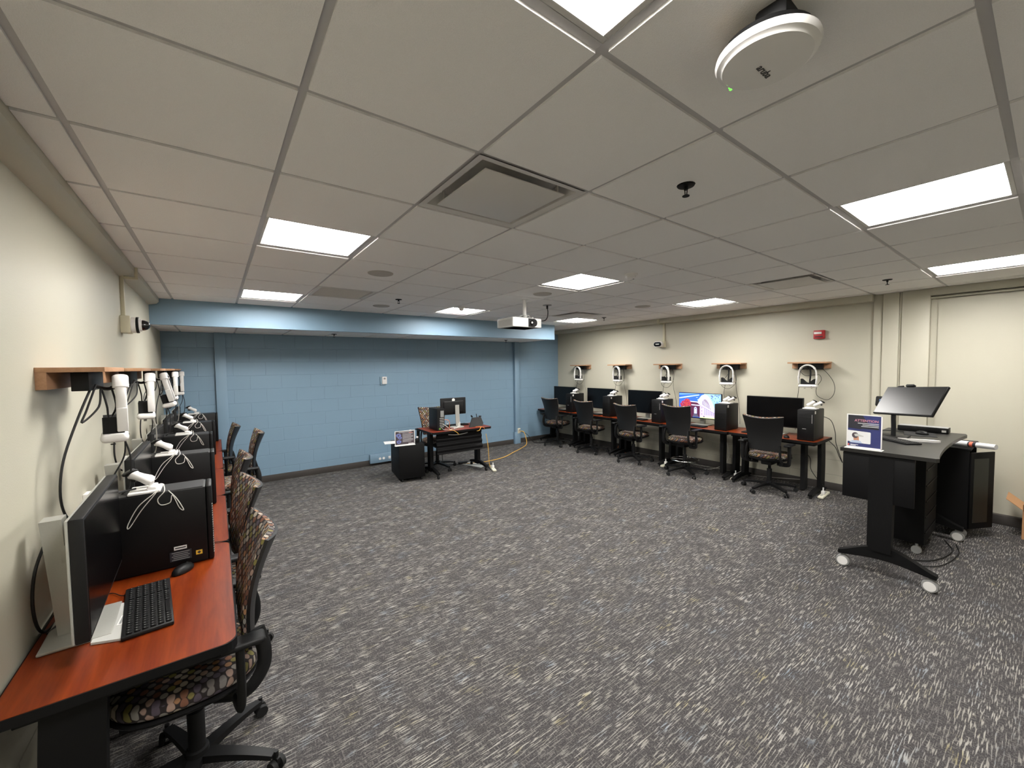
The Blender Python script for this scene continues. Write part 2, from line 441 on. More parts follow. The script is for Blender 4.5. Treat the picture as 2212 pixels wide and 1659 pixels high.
LIGHTS = [(i, j) for i in (0, 4, 8) for j in (-1, 3, 7)]
VENTS = [(1, 1), (1, 6), (7, 1), (7, 6)]
def tiles(mb, x0, x1, y0, y1, z, skip=(), up=.03):
    for i in range(-3, 12):
        for j in range(-8, 12):
            if (i, j) in skip: continue
            a0, a1 = max(GX+i*TL+.012, x0), min(GX+(i+1)*TL-.012, x1)
            b0, b1 = max(GY+j*TL+.012, y0), min(GY+(j+1)*TL-.012, y1)
            if a1-a0 < .03 or b1-b0 < .03: continue
            mb.box(((a0+a1)/2, (b0+b1)/2, z+up/2), (a1-a0, b1-b0, up), mi=0)
    for i in range(-3, 12):
        x = GX+i*TL
        if x0 < x < x1: mb.box((x, (y0+y1)/2, z+.008+.01), (.026, y1-y0, .02), mi=1)
    for j in range(-8, 12):
        y = GY+j*TL
        if y0 < y < y1: mb.box(((x0+x1)/2, y, z+.0082+.01), (x1-x0, .026, .02), mi=1)
mb = MB(); tiles(mb, -.489, XR, YR, 6.08, ZC, skip=set(LIGHTS) | set(VENTS))
tiles(mb, 5.585, XR, 6.085, YB, ZC)
mb.box(((XL+XR)/2, (YB+YR)/2, ZC+.30), (XR-XL+.2, YB-YR+.2, .04), mi=2)
tiles(mb, XL, 5.52, 6.142, YB, 2.247)
struct(mb, 'ceiling', [MT['tile'], MT['grid'], MT['duct']])

# ------------------------------------------------------------------ ceiling fixtures
def ceiling_light():
    t = thing('ceiling_light', '', 'ceiling light')
    m = MB(); s = .5835; o = .548
    for a, b, w_, h_ in ((0, s/2-.009, s, .018), (0, -s/2+.009, s, .018), (s/2-.009, 0, .018, s-.036), (-s/2+.009, 0, .018, s-.036)):
        m.box((a, b, .012), (w_, h_, .024), bev=.002)
    m.box((0, 0, .075), (s, s, .01)); 
    for a, b, w_, h_ in ((0, s/2-.003, s, .006), (0, -s/2+.003, s, .006), (s/2-.003, 0, .006, s), (-s/2+.003, 0, .006, s)):
        m.box((a, b, .045), (w_, h_, .06))
    m.build('frame', MT['frame'], t)
    m = MB(); m.box((0, 0, .058), (s-.014, s-.014, .008)); m.build('diffuser', MT['lamp'], t)
    return t
LL = {(0, -1): 'square lit ceiling panel cut by the top edge of the picture', (0, 3): 'large lit ceiling panel above the left desks, nearer than its neighbour by the beam',
      (0, 7): 'square lit ceiling panel close to the left end of the blue beam', (4, 3): 'lit diamond shaped ceiling panel mid ceiling, in front of the projector',
      (4, 7): 'lit ceiling panel left of the projector, just in front of the blue beam', (4, -1): 'largest lit ceiling panel at the right edge, above the near right desks',
      (8, 3): 'lit ceiling panel above the middle of the right hand desks', (8, 7): 'lit ceiling panel right of the projector, by the far right corner',
      (8, -1): 'lit ceiling panel at the far right edge, above the standing lectern desk', (0, -5): 'lit ceiling panel behind the camera on the left',
      (4, -5): 'lit ceiling panel behind the camera in the middle', (8, -5): 'lit ceiling panel behind the camera on the right'}
l0 = None
for ij in LIGHTS:
    loc = (GX+(ij[0]+.5)*TL, GY+(ij[1]+.5)*TL, ZC+.009)
    if l0 is None: l0 = ceiling_light(); o = l0; o.location = loc; tag(o, LL[ij], group='square ceiling light panels')
    else: o = copy_tree(l0, loc, label=LL[ij], group='square ceiling light panels')
def plaque_vent(name, label, i, j, kind=0):
    t = thing(name, label, 'ceiling vent', (GX+(i+.5)*TL, GY+(j+.5)*TL, ZC), group='square ceiling vents')
    s = .598
    m = MB()
    if kind == 0:
        # flared surround
        out = [(-s/2, -s/2), (s/2, -s/2), (s/2, s/2), (-s/2, s/2)]
        def ring(h, z): return [Vector((x*h*2/s/1.0, y*h*2/s, z)) for x, y in out]
        R0, R1, R2 = [m.bm.verts.new(v) for v in ring(s/2, .0)], [m.bm.verts.new(v) for v in ring(s/2-.035, .006)], [m.bm.verts.new(v) for v in ring(s/2-.05, .07)]
        for A, B in ((R0, R1), (R1, R2)):
            for k in range(4): m.bm.faces.new((A[k], A[(k+1) % 4], B[(k+1) % 4], B[k]))
        m.box((0, 0, .075), (s, s, .004))
        m.build('surround', MT['vent'], t)
        m = MB(); m.box((0, 0, -.002), (.45, .45, .006), bev=.002); m.cyl((-.2, .2, .0), (-.2, .2, .06), .006, n=8); m.cyl((.2, -.2, .0), (.2, -.2, .06), .006, n=8)
        m.build('plaque', MT['vent'], t)
    else:
        for a, b, w_, h_ in ((0, s/2-.02, s, .04), (0, -s/2+.02, s, .04), (s/2-.02, 0, .04, s-.08), (-s/2+.02, 0, .04, s-.08)):
            m.box((a, b, .006), (w_, h_, .012), bev=.002)
        m.box((0, 0, .075), (s, s, .004), mi=1); m.build('surround', [MT['vent'], MT['duct']], t)
        m = MB()
        for k in range(21): m.box((0, -.24+k*.024, .012), (.5, .004, .016), rot=(.6, 0, 0))
        m.build('grille', MT['vent'], t)
plaque_vent('ceiling_vent', 'large square ceiling vent with a flat plate in a dark recess, nearest of all', 1, 1)
plaque_vent('ceiling_vent', 'dark louvred ceiling vent by the blue beam, right of a lit panel', 1, 6, 1)
plaque_vent('ceiling_vent', 'pale ceiling vent plate high above the near right desks', 7, 1)
plaque_vent('ceiling_vent', 'ceiling vent beside the lit panel in the far right corner', 7, 6)
def spk(i, j, label):
    m = MB(); m.lathe([(.001, .0), (.095, .0), (.105, .004), (.107, .010)], n=32)
    o = m.build('ceiling_speaker', MT['speaker'], loc=(GX+i*TL, GY+j*TL, ZC-.010)); tag(o, label, 'ceiling speaker', 'round ceiling speakers')
spk(1.55, 4.55, 'round grey ceiling speaker above the dark louvred vent'); spk(2.56, 7.55, 'round grey ceiling speaker close to the blue beam and a sprinkler')
spk(4.59, 4.55, 'round grey ceiling speaker above the projector'); spk(7.64, 4.53, 'round grey ceiling speaker left of the panel over the right desks')
def sprinkler(x, y, z, label):
    t = thing('sprinkler', label, 'sprinkler', (x, y, z), group='ceiling sprinklers')
    m = MB(); m.lathe([(.012, -.008), (.036, -.006), (.04, 0), (.001, .0)][:3], n=20); m.build('escutcheon', MT['blackm'], t)
    m = MB(); m.cyl((0, 0, -.006), (0, 0, -.022), .009, n=10); m.cyl((-.010, 0, -.02), (-.006, 0, -.05), .0025, n=6); m.cyl((.010, 0, -.02), (.006, 0, -.05), .0025, n=6)
    m.cyl((0, 0, -.048), (0, 0, -.051), .016, n=14); m.build('head', MT['blackm'], t)
sprinkler(GX+2.51*TL, GY+.49*TL, ZC, 'black sprinkler head right of the large square vent, nearest of all')
sprinkler(GX+2.57*TL, GY+6.55*TL, ZC, 'black sprinkler head next to two round speakers near the blue beam')
sprinkler(GX+8.57*TL, GY+.48*TL, ZC, 'black sprinkler head above the stepped pilaster of the right wall')
sprinkler(GX+8.56*TL, GY+6.47*TL, ZC, 'black sprinkler head at the right of the far corner light panel')
sprinkler(1.49, 6.62, 2.247, 'sprinkler head under the blue beam, left of the thermostat')
sprinkler(4.75, 6.62, 2.247, 'sprinkler head under the blue beam near its right end')
def detector(x, y, r, label):
    t = thing('smoke_detector', label, 'smoke detector', (x, y, ZC), group='smoke detectors')
    m = MB(); m.lathe([(r, 0), (r*1.0, -.012), (r*.85, -.016)], n=28); m.build('base_plate', MT['white'], t)
    m = MB(); m.lathe([(r*.75, -.016), (r*.72, -.034), (r*.4, -.046), (.001, -.047)], n=28); m.build('dome', MT['white'], t)
    m = MB(); m.cyl((r*.2, -r*.3, -.044), (r*.2, -r*.3, -.049), .008, n=12); m.build('sensor', MT['grey'], t)
detector(GX+4.63*TL, GY+2.59*TL, .062, 'white domed smoke detector right of the central light panel')
detector(GX+4.15*TL, GY+6.85*TL, .045, 'small white detector beside the panel left of the projector')

# wireless access point
t = thing('wireless_access_point', 'white round wireless unit hanging from the ceiling with green lights', 'wireless access point', (1.092, .434, 2.452))
m = MB(); m.lathe([(.001, -.014), (.080, -.0135), (.094, -.0115), (.098, -.006), (.106, -.003), (.110, .006), (.108, .014), (.095, .018), (.001, .018)], n=48); m.build('cover', MT['white'], t)
m = MB(); m.lathe([(.100, .018), (.094, .034), (.001, .034)], n=36); m.box((.0, -.03, .055), (.12, .07, .05), bev=.012); m.box((.045, -.06, .040), (.05, .035, .025), bev=.006)
for k in range(18): m.box((.098*math.cos(k*.12-.9), .098*math.sin(k*.12-.9), .027), (.012, .005, .014), rot=(0, 0, k*.12-.9))
m.build('mounting_bracket', MT['blackm'], t)
m = MB(); m.tube([(-.08, .03, .034), (-.05, .065, .038), (0, .08, .038), (.03, .07, .045)], .004); m.build('cable', MT['ycable'], t)
dv = Vector((.62, -.10, 0))
import mathutils
_d = Vector((.093, .058, 0)).normalized()
_d = Vector((.55, .0, 0)).normalized()
def text_plane(o, right, normal):
    right = Vector(right).normalized(); normal = Vector(normal).normalized(); up = normal.cross(right); o = Vector(o)
    return lambda x, y, z: o + right*x + up*y + normal*z
AP_DIR = (1.0, 0, 0)
m = MB(); m.text('aruba', .026, text_plane((.023, .020, -.0145), AP_DIR, (0, 0, -1)), align='CENTER', bold=.0003); m.build('lettering', MT['dtext'], t, norm=False)
m = MB()
for k in range(4): m.box((.0+.0105*k, .088+.003*k, -.0100+.001*k), (.0055, .0055, .004))
m.build('indicator_light', MT['led'], t)

# projector on its ceiling pole
t = thing('projector', 'white projector hanging from the ceiling on a pole, black lens facing the room', 'projector', (3.11, 3.93, 0))
m = MB(); m.box((-.085, 0, 2.240), (.44, .33, .112), bev=.012, seg=3); m.box((-.085, 0, 2.19), (.38, .28, .012), bev=.005); m.build('body', MT['white'], t)
m = MB()
for k in range(9): m.box((.09, -.167, 2.205+k*.008), (.075, .003, .0022)); m.box((-.306, .0, 2.205+k*.008), (.003, .26, .0022))
m.build('air_grille', MT['lgrey'], t)
m = MB(); m.box((-.025, -.1665, 2.24), (.10, .005, .10), bev=.002); m.cyl((.012, -.165, 2.24), (.012, -.172, 2.24), .047, n=24); m.build('lens_surround', MT['black'], t)
m = MB(); m.cyl((-.028, -.150, 2.24), (-.028, -.180, 2.24), .026, n=24); m.build('lens', MT['glass'], t)
m = MB(); m.cyl((-.028, -.1802, 2.24), (-.028, -.182, 2.24), .013, n=20); m.build('lens_glint', MT['lgrey'], t)
m = MB(); m.text('EPSON', .016, text_plane((-.155, -.1655, 2.238), (1, 0, 0), (0, -1, 0)), align='CENTER'); m.build('lettering', MT['grey'], t, norm=False)
m = MB(); m.cyl((0, 0, 2.345), (0, 0, ZC), .022, n=20); m.cyl((0, 0, ZC-.006), (0, 0, ZC), .05, n=24); m.build('pole', MT['white'], t)
m = MB(); m.cyl((0, 0, 2.30), (0, 0, 2.35), .035, n=16)
for a in range(4): m.cyl((0, 0, 2.316), (.17*math.cos(a*PI/2+.6)-.06, .13*math.sin(a*PI/2+.6), 2.302), .008, n=8); m.cyl((.17*math.cos(a*PI/2+.6)-.06, .13*math.sin(a*PI/2+.6), 2.29), (.17*math.cos(a*PI/2+.6)-.06, .13*math.sin(a*PI/2+.6), 2.314), .012, n=10)
m.tube([(.02, 0, 2.35), (.06, -.02, 2.34), (.07, .0, 2.32), (.02, .05, 2.31)], .005); m.tube([(-.02, 0, 2.35), (-.08, -.02, 2.335), (-.11, .0, 2.31)], .005)
m.build('mount', [MT['lgrey']], t)
t = thing('projector_power_cable', 'black cable from a round ceiling plate down to the projector', 'cable')
m = MB(); m.cyl((3.65, 4.117, ZC-.006), (3.65, 4.117, ZC), .06, n=24); m.build('ceiling_plate', MT['grey'], t)
m = MB(); m.cyl((3.65, 4.117, ZC-.05), (3.65, 4.117, ZC), .013, n=12); m.tube([(3.65, 4.117, ZC-.04), (3.655, 4.11, 2.44), (3.62, 4.09, 2.36), (3.50, 4.03, 2.31), (3.28, 3.98, 2.30), (3.19, 3.96, 2.296)], .006); m.build('cord', MT['cable'], t)

# ------------------------------------------------------------------ wall mounted things
def wall_camera(side, y, z, label):
    """dome camera on a cream back box; side +1 left wall, -1 right wall"""
    x0 = XL if side > 0 else XR
    t = thing('security_camera', label, 'security camera', (x0, y, z)); s = side
    m = MB(); m.box((s*.03, 0, 0), (.06, .13, .135), bev=.006); m.build('back_box', MT['cream_trim'], t)
    Rr = Matrix.Rotation(s*PI/2, 3, 'Y')
    m = MB(); m.lathe([(.058, .056), (.062, .06), (.062, .10), (.056, .108)], n=32, R=Rr); m.build('housing', MT['white'], t)
    m = MB(); m.lathe([(.0635, .088), (.0640, .092), (.0635, .102), (.058, .106)], n=32, R=Rr); m.build('dark_ring', MT['black'], t)
    m = MB(); m.lathe([(.050, .106), (.048, .120), (.046, .122)], n=32, R=Rr); m.build('collar', MT['white'], t)
    m = MB(); m.lathe([(.042, .118), (.040, .135), (.033, .152), (.02, .165), (.001, .170)], n=32, R=Rr); m.build('lens_dome', MT['glass'], t)
wall_camera(1, 4.35, 2.083, 'white dome camera with a black glass dome on a cream box on the left wall')
# right wall camera is wider than tall
t = thing('security_camera', 'white oval twin lens camera on a cream box high on the right wall', 'security camera', (XR, 4.31, 2.085))
m = MB(); m.box((-.03, -.03, 0), (.06, .115, .115), bev=.006); m.build('back_box', MT['cream_trim'], t)
def stad(hl, r): return [(hl*(1 if math.cos(a) >= 0 else -1)+r*math.cos(a)+.015, r*math.sin(a)) for a in [-PI/2+.001+i*PI/12 for i in range(24)]]
CT = lambda a, b, c: Vector((-c, a, b))
m = MB(); m.prism(stad(.035, .052), .055, .112, CT); m.build('housing', MT['white'], t)
m = MB(); m.prism(stad(.033, .040), .110, .124, CT); m.build('lens_window', MT['glass'], t)
m = MB(); m.prism(stad(.026, .009), .1235, .126, CT); m.build('lens_glint', MT['lgrey'], t)
m = MB(); m.box((XL+.012, 4.55, 2.315), (.024, .035, .33), bev=.003)
o = m.build('cable_raceway', MT['cream_trim']); tag(o, 'vertical cream raceway above the dome camera on the left wall', 'raceway')
o.location = (0, -.17, 0)
m = MB(); m.box((-.535, 4.385, 2.455), (.09, .035, .02), bev=.003); m.box((-.482, 4.385, 2.495), (.02, .035, .095), bev=.003)
o = m.build('cable_raceway', MT['cream_trim']); tag(o, 'short cream raceway elbow wrapped around the left ceiling beam', 'raceway')
m = MB(); m.box((XR-.012, 4.26, 2.30), (.024, .04, .315), bev=.003)
o = m.build('cable_raceway', MT['cream_trim']); tag(o, 'vertical cream raceway above the oval camera on the right wall', 'raceway')
m = MB(); m.box((XR-.152, 4.29, 2.505), (.022, .045, .07), bev=.003); m.box((XR-.08, 4.29, 2.452), (.16, .045, .014), bev=.003)
o = m.build('cable_raceway', MT['cream_trim']); tag(o, 'short cream raceway elbow around the right wall beam', 'raceway')
t = thing('fire_alarm', 'red square fire alarm strobe on the right wall', 'fire alarm', (XR, 1.908, 2.095))
m = MB(); m.box((-.025, 0, 0), (.05, .125, .115), bev=.008); m.build('body', MT['red'], t)
m = MB(); m.box((-.054, .01, .02), (.012, .085, .028), bev=.004); m.build('strobe', MT['white'], t)
m = MB(); m.box((-.0525, 0, -.03), (.006, .09, .012), bev=.002); m.build('sounder_slot', MT['dark'], t)
t = thing('thermostat', 'small white thermostat with grey display on the blue wall', 'thermostat', (2.40, YB, 1.495))
m = MB(); m.box((-.016, -.010, -.012), (.10, .02, .15), bev=.003); m.build('wall_plate', MT['blue_plain'], t)
m = MB(); m.box((.004, -.030, 0), (.085, .03, .13), bev=.006); m.build('cover', MT['white'], t)
m = MB(); m.box((.004, -.0455, .033), (.035, .003, .032)); m.build('display', MT['grey'], t)
t = thing('floor_outlet_box', 'blue painted outlet box at the foot of the blue wall', 'outlet box', (2.42, YB, .125))
m = MB(); m.box((0, -.035, 0), (.62, .046, .16), bev=.004); m.build('box', MT['blue_plain'], t)
for dx in (-.14, -.075):
    m = MB(); m.cyl((dx, -.057, -.01), (dx, -.062, -.01), .022, n=18); m.build('socket', MT['white'], t)
m = MB(); m.box((.03, -.060, -.01), (.04, .004, .05), bev=.001); m.box((.26, -.060, .01), (.045, .004, .07), bev=.001); m.build('data_plate', MT['white'], t)
t = thing('wall_outlet', 'small outlet with plugs low on the right blue pilaster', 'outlet', (5.365, YB-.07, .285))
m = MB(); m.box((0, -.004, 0), (.07, .008, .115), bev=.002); m.build('cover_plate', MT['offwhite'], t)
m = MB(); m.box((0, -.022, .02), (.03, .03, .03), bev=.004); m.build('plug', MT['gcable'], t)
for yy, zz, lb in ((3.02, 1.02, 'white wall plate behind the nearest left computer tower'), (4.12, 1.02, 'white wall plate behind the second left computer tower')):
    m = MB(); m.box((XL+.012, yy, zz), (.024, .075, .12), bev=.003); o = m.build('wall_plate', MT['white']); tag(o, lb, 'wall plate')
for yy, lb in ((5.06, 'cream outlet plate under the right desks behind the third chair'), (3.05, 'cream outlet plate low on the right wall behind the second desk')):
    m = MB(); m.box((XR-.010, yy, .32), (.02, .12, .12), bev=.003); m.box((XR-.022, yy, .34), (.004, .03, .03)); o = m.build('wall_plate', MT['offwhite']); tag(o, lb, 'wall plate')

# ------------------------------------------------------------------ wall desks
DL = 1.067
def wall_desk(mw):
    """local: x 0..DL along the wall, y 0 at wall .. .61 at the user's edge"""
    t = thing('computer_desk', '', 'desk')
    rc = .045
    pts = [(.004, .02), (DL-.004, .02)] + [(DL-.004-rc+rc*math.cos(a), .61-rc+rc*math.sin(a)) for a in [i*PI/2/5 for i in range(6)]] + [(.004+rc-rc*math.sin(a), .61-rc+rc*math.cos(a)) for a in [i*PI/2/5 for i in range(6)]]
    m = MB(); m.prism(pts, .700, .7295); m.build('tabletop', mw, t, ang=30)
    c = Vector((DL/2, .315)); 
    m = MB()
    grow = [(p[0]+(.004 if p[0] > DL/2 else -.004), p[1]+(.004 if p[1] > .3 else -.004)) for p in pts]
    n = len(pts)
    for i in range(n):
        j = (i+1) % n
        q = [(pts[i][0], pts[i][1]), (pts[j][0], pts[j][1]), (grow[j][0], grow[j][1]), (grow[i][0], grow[i][1])]
        if abs(q[0][0]-q[1][0])+abs(q[0][1]-q[1][1]) < 1e-6: continue
        m.prism(q, .697, .7285)
    m.build('edge_band', MT['blackm'], t)
    m = MB(); m.box((DL/2, .315, .683), (DL-.06, .50, .022), bev=.003); m.build('under_frame', MT['blackm'], t)
    for x in (.065, DL-.065):
        m = MB()
        # column, slightly curved, then an arched foot
        m.slab(lambda u, v: (x-.022, .115-.012*math.sin(v*PI)+(.15)*u, .06+.615*v), lambda u, v: .044, 4, 10)
        foot = lambda k: .035+.030*math.sin(PI*min(1, max(0, k)))
        m.slab(lambda u, v: (x-.024, .03+.545*u, .032+(.022+.030*math.sin(u*PI))*v+.015*math.sin(u*PI)), lambda u, v: .048, 16, 2)
        m.build('leg', MT['blackm'], t)
    for x in (.065, DL-.065):
        for yy in (.055, .555):
            m = MB(); m.cyl((x, yy, 0), (x, yy, .036), .016, n=12); m.build('foot_glide', MT['rubber'], t)
    m = MB(); m.slab(lambda u, v: (.22, .16+.11*u, .02+.66*v+0*u), lambda u, v: .05, 3, 8); 
    m.build('cable_sleeve', MT['rubber'], t)
    m = MB(); m.box((DL/2, .05, .64), (.45, .05, .05), bev=.008); m.build('cable_tray', MT['blackm'], t)
    return t
LN = ['nearest', 'second nearest', 'middle', 'second farthest', 'farthest']
d0 = wall_desk(MT['cherry'])
DR0, DLY0 = 1.72, 1.752
LX0, RX0 = -.585, 6.53
# left: wall at x=XL, y grows away -> local x = world y, local y = world +x : use rotation pi/2 with mirrored ends (symmetric desk)
left_desk_lab = ['cherry topped desk nearest the camera on the left, with keyboard on it', 'second cherry desk from the camera along the left wall', 'third cherry desk along the left wall, seen as a narrow strip', 'fourth cherry desk along the left wall, partly behind chair backs', 'last cherry desk on the left, against the blue wall']
right_desk_lab = ['cherry topped desk at the near end of the right row, tower at its end', 'right row desk under the lit screen', 'middle desk of the right row', 'right row desk next to last before the blue wall', 'right row desk in the far corner against the blue wall']
# object coords: local x->-? ; use rz = pi/2 : (x,y)->( -y, x ) so desk spans -x ; right wall wants that
for k in range(5):
    loc = (RX0+.0, DR0+k*DL, 0)
    if k == 0: o = d0; o.location = loc; o.rotation_euler = (0, 0, PI/2); o['label'] = right_desk_lab[0]; o['group'] = 'cherry desks along the right wall'
    else: copy_tree(d0, loc, PI/2, right_desk_lab[k], 'cherry desks along the right wall')
for k in range(5):
    # rz=-pi/2 : (x,y)->(y,-x): spans +x and -y, start at far end
    copy_tree(d0, (LX0-.0, DLY0+(k+1)*DL, 0), -PI/2, left_desk_lab[k], 'cherry desks along the left wall')

# ------------------------------------------------------------------ office chair
def office_chair(stool=False):
    t = thing('office_chair', '', 'chair'); dz = .06 if stool else 0
    m = MB(); m.lathe([(.035, .085), (.042, .09), (.040, .135), (.028, .14)], n=20)
    for k in range(5):
        a = k*2*PI/5+.35; ca, sa = math.cos(a), math.sin(a)
        def arm(u, v, ca=ca, sa=sa):
            r = .02+.285*u; wd = .026-.008*u
            z = .115-.035*u*u
            return (ca*r-sa*wd*(2*v-1), sa*r+ca*wd*(2*v-1), z)
        m.slab(arm, lambda u, v: -(.034-.014*u), 8, 2)
    m.build('star_base', MT['black'], t)
    for k in range(5):
        a = k*2*PI/5+.35; ca, sa = math.cos(a), math.sin(a); c = Vector((ca*.315, sa*.315, 0)); tw = a+1.1
        ax = Vector((math.cos(tw), math.sin(tw), 0))
        m = MB(); m.cyl(c+Vector((0, 0, .045)), c+Vector((0, 0, .088)), .009, n=8); m.box(c+Vector((0, 0, .047)), (.035, .018, .03), rot=(0, 0, tw+PI/2), bev=.005)
        cs = m.build('caster', MT['black'], t)
        for sgn in (-1, 1):
            m = MB(); m.cyl(c+ax*(sgn*.010)+Vector((0, 0, .0275)), c+ax*(sgn*.027)+Vector((0, 0, .0275)), .0275, .025, n=18); m.build('wheel', MT['rubber'], cs)
    m = MB(); m.cyl((0, 0, .13), (0, 0, .30), .030, n=18); m.cyl((0, 0, .28), (0, 0, .40+dz), .018, n=16); m.box((-.02, 0, .395+dz), (.20, .13, .055), bev=.014); m.build('gas_column', MT['black'], t)
    # seat pan (dark dish) + cushion
    def sq(a, p=2.6):
        c, s_ = math.cos(a), math.sin(a); return (abs(c)**(2/p)*(1 if c >= 0 else -1), abs(s_)**(2/p)*(1 if s_ >= 0 else -1))
    def dome(prof, n=36, sx=.245, sy=.235, cx=.0):
        m = MB(); uvl = m.bm.loops.layers.uv.verify(); rings = []
        for r, z in prof:
            rings.append([m.bm.verts.new((cx+sx*r*sq(2*PI*k/n)[0], sy*r*sq(2*PI*k/n)[1], z+dz)) for k in range(n)])
        for A, B in zip(rings, rings[1:]):
            for k in range(n): m.bm.faces.new((A[k], A[(k+1) % n], B[(k+1) % n], B[k]))
        m.bm.faces.new(rings[0][::-1]); m.bm.faces.new(rings[-1])
        for f in m.bm.faces:
            for l in f.loops: l[uvl].uv = (l.vert.co.x*1.0, l.vert.co.y*1.0 + l.vert.co.z)
        return m
    dome([(.35, .415), (.7, .42), (.96, .445), (1.02, .463), (.98, .466)], cx=.01).build('seat_pan', MT['black'], t)
    dome([(.9, .462), (.985, .478), (1.0, .495), (.97, .512), (.88, .522), (.6, .528), (.2, .526)], cx=.01).build('seat', MT['fabric'], t)
    # back: shell behind, padded fabric in front
    def surf(u, v, off=0):
        s_ = 2*u-1; hw = .178+.062*v
        x = -.205-.105*v+.03*math.sin(v*PI) + .060*s_*s_*(.35+.65*v)
        return (x+off, hw*s_, .575+.435*v+dz+.026*(abs(s_)**2)*v)
    m = MB(); m.slab(lambda u, v: surf(u, v), lambda u, v: -.012, 14, 14); m.build('back_shell', MT['shell'], t)
    m = MB(); m.slab(lambda u, v: surf(u, v*1.02-.02+.0, .001), lambda u, v: .012+.022*(1-(2*u-1)**6)*(1 if v < .97 else .6), 16, 18, uvs=(.44, .46)); 
    m.build('back_cushion', MT['fabric'], t)
    for s_ in (-1, 1):
        m = MB(); m.tube([(-.215, s_*.19, .66+dz), (-.235, s_*.20, .57+dz), (-.225, s_*.205, .49+dz), (-.16, s_*.20, .42+dz), (-.06, s_*.12, .395+dz)], .02, n=10, flat=(.026, .013)); m.build('back_frame', MT['black'], t)
        m = MB(); m.tube([(-.13, s_*.16, .405+dz), (-.14, s_*.255, .415+dz), (-.15, s_*.275, .46+dz), (-.15, s_*.275, .655+dz)], .018, n=10, flat=(.026, .012)); ar = m.build('armrest', MT['black'], t)
        m = MB(); m.box((-.13, s_*.27, .668+dz), (.21, .075, .026), bev=.012, seg=3); m.build('arm_pad', MT['black'], ar)
    if stool:
        m = MB(); m.tube([(.20*math.cos(a), .20*math.sin(a), .225) for a in [i*2*PI/20 for i in range(20)]], .010, n=10, closed=True, sub=2)
        for k in range(3): m.cyl((.03*math.cos(k*2.1), .03*math.sin(k*2.1), .225), (.2*math.cos(k*2.1), .2*math.sin(k*2.1), .225), .007, n=8)
        m.build('foot_ring', MT['chrome'], t)
        t.name = 'drafting_chair'
    return t
ch0 = office_chair()
GC = 'office chairs at the wall desks'
ch0.location = (5.95, 2.245, 0); ch0.rotation_euler = (0, 0, .02); tag(ch0, 'black backed office chair at the near end of the right row, patterned seat', group=GC)
copy_tree(ch0, (5.95, 4.43, 0), -.02, 'black backed office chair left of the chair with the shiny foot ring', GC)
copy_tree(ch0, (5.95, 5.43, 0), .03, 'black backed office chair second from the blue wall in the right row', GC)
copy_tree(ch0, (5.93, 6.38, 0), .05, 'black backed office chair in the far corner of the right row', GC)
st0 = office_chair(True); st0.location = (5.87, 3.41, 0); st0.rotation_euler = (0, 0, -.03); tag(st0, 'taller black office chair with a chrome foot ring, before the lit screen', group=GC)
LCH = [(-.12, 2.10, .02, 'nearest left chair, patterned back pushed against the cherry desk'), (-.11, 2.95, .10, 'second patterned office chair from the camera on the left'),
       (-.10, 3.90, .0, 'third patterned office chair on the left, below the one pulled out'), (.10, 5.30, .0, 'patterned office chair pulled out from the left desks, before the blue wall'),
       (-.09, 6.10, .0, 'patterned office chair farthest along the left desks')]
for x, y, r, lb in LCH: 
    q = copy_tree(ch0, (x, y, 0), PI+r, lb, GC)
    if y < 2.5:
        for c in COL.objects:
            if c.parent == q and c.name.split('.')[0] in ('star_base', 'caster'): c.rotation_euler = (0, 0, -.29)
copy_tree(ch0, (2.97, 6.18, 0), -PI/2-.12, 'patterned office chair behind the small desk in front of the blue wall')

# ------------------------------------------------------------------ computer tower
def tower(kind=0):
    """local: front faces -x at x=0, depth .37 to +x, width .178 in y, z 0..39"""
    t = thing('computer_tower', '', 'computer tower')
    m = MB(); m.box((.20, 0, .197), (.34, .178, .385), bev=.006); m.build('case', MT['case'], t)
    m = MB(); m.box((.015, 0, .197), (.03, .180, .388), bev=.008)
    if kind: 
        for i in range(13):
            for j in range(7):
                m.box((-.001, -.062+j*.0205+(.008 if i % 2 else 0)-.004, .05+i*.017), (.004, .013, .007), bev=0)
    else:
        m.box((-.002, .0, .335), (.004, .14, .003)); m.box((-.002, .0, .295), (.004, .14, .003)); m.box((-.002, .012, .15), (.003, .04, .006), mi=1); m.box((-.002, -.07, .28), (.003, .006, .11), mi=1)
    m.build('front_bezel', [MT['case'], MT['grey']], t)
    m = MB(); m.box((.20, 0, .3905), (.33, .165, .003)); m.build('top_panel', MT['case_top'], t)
    m = MB(); m.box((.045, -.0905, .360), (.034, .002, .032));
    m.box((.045, -.0918, .360), (.020, .0008, .010), mi=1); m.build('sticker', [MT['white'], MT['grey']], t)
    return t
ZT = .7297
tw0 = tower(0); tw1 = tower(1)
TWY = [1.853, 2.915, 3.99, 5.07, 6.08]
TG = 'black computer towers on the right desks'
TLAB = ['black computer tower at the near end of the right desks', 'black computer tower right of the lit screen', 'black computer tower left of the lit screen', 'black computer tower with a hexagon grille, second from the blue wall', 'black computer tower farthest along the right desks']
for k, (y, src) in enumerate(zip(TWY, (0, 1, 0, 1, 0))):
    s0 = tw1 if src else tw0
    if k == 0: tw0.location = (5.97, y, ZT); tag(tw0, TLAB[0], group=TG)
    elif k == 1: tw1.location = (5.97, y, ZT); tag(tw1, TLAB[1], group=TG)
    else: copy_tree(s0, (5.97, y, ZT), 0, TLAB[k], TG)
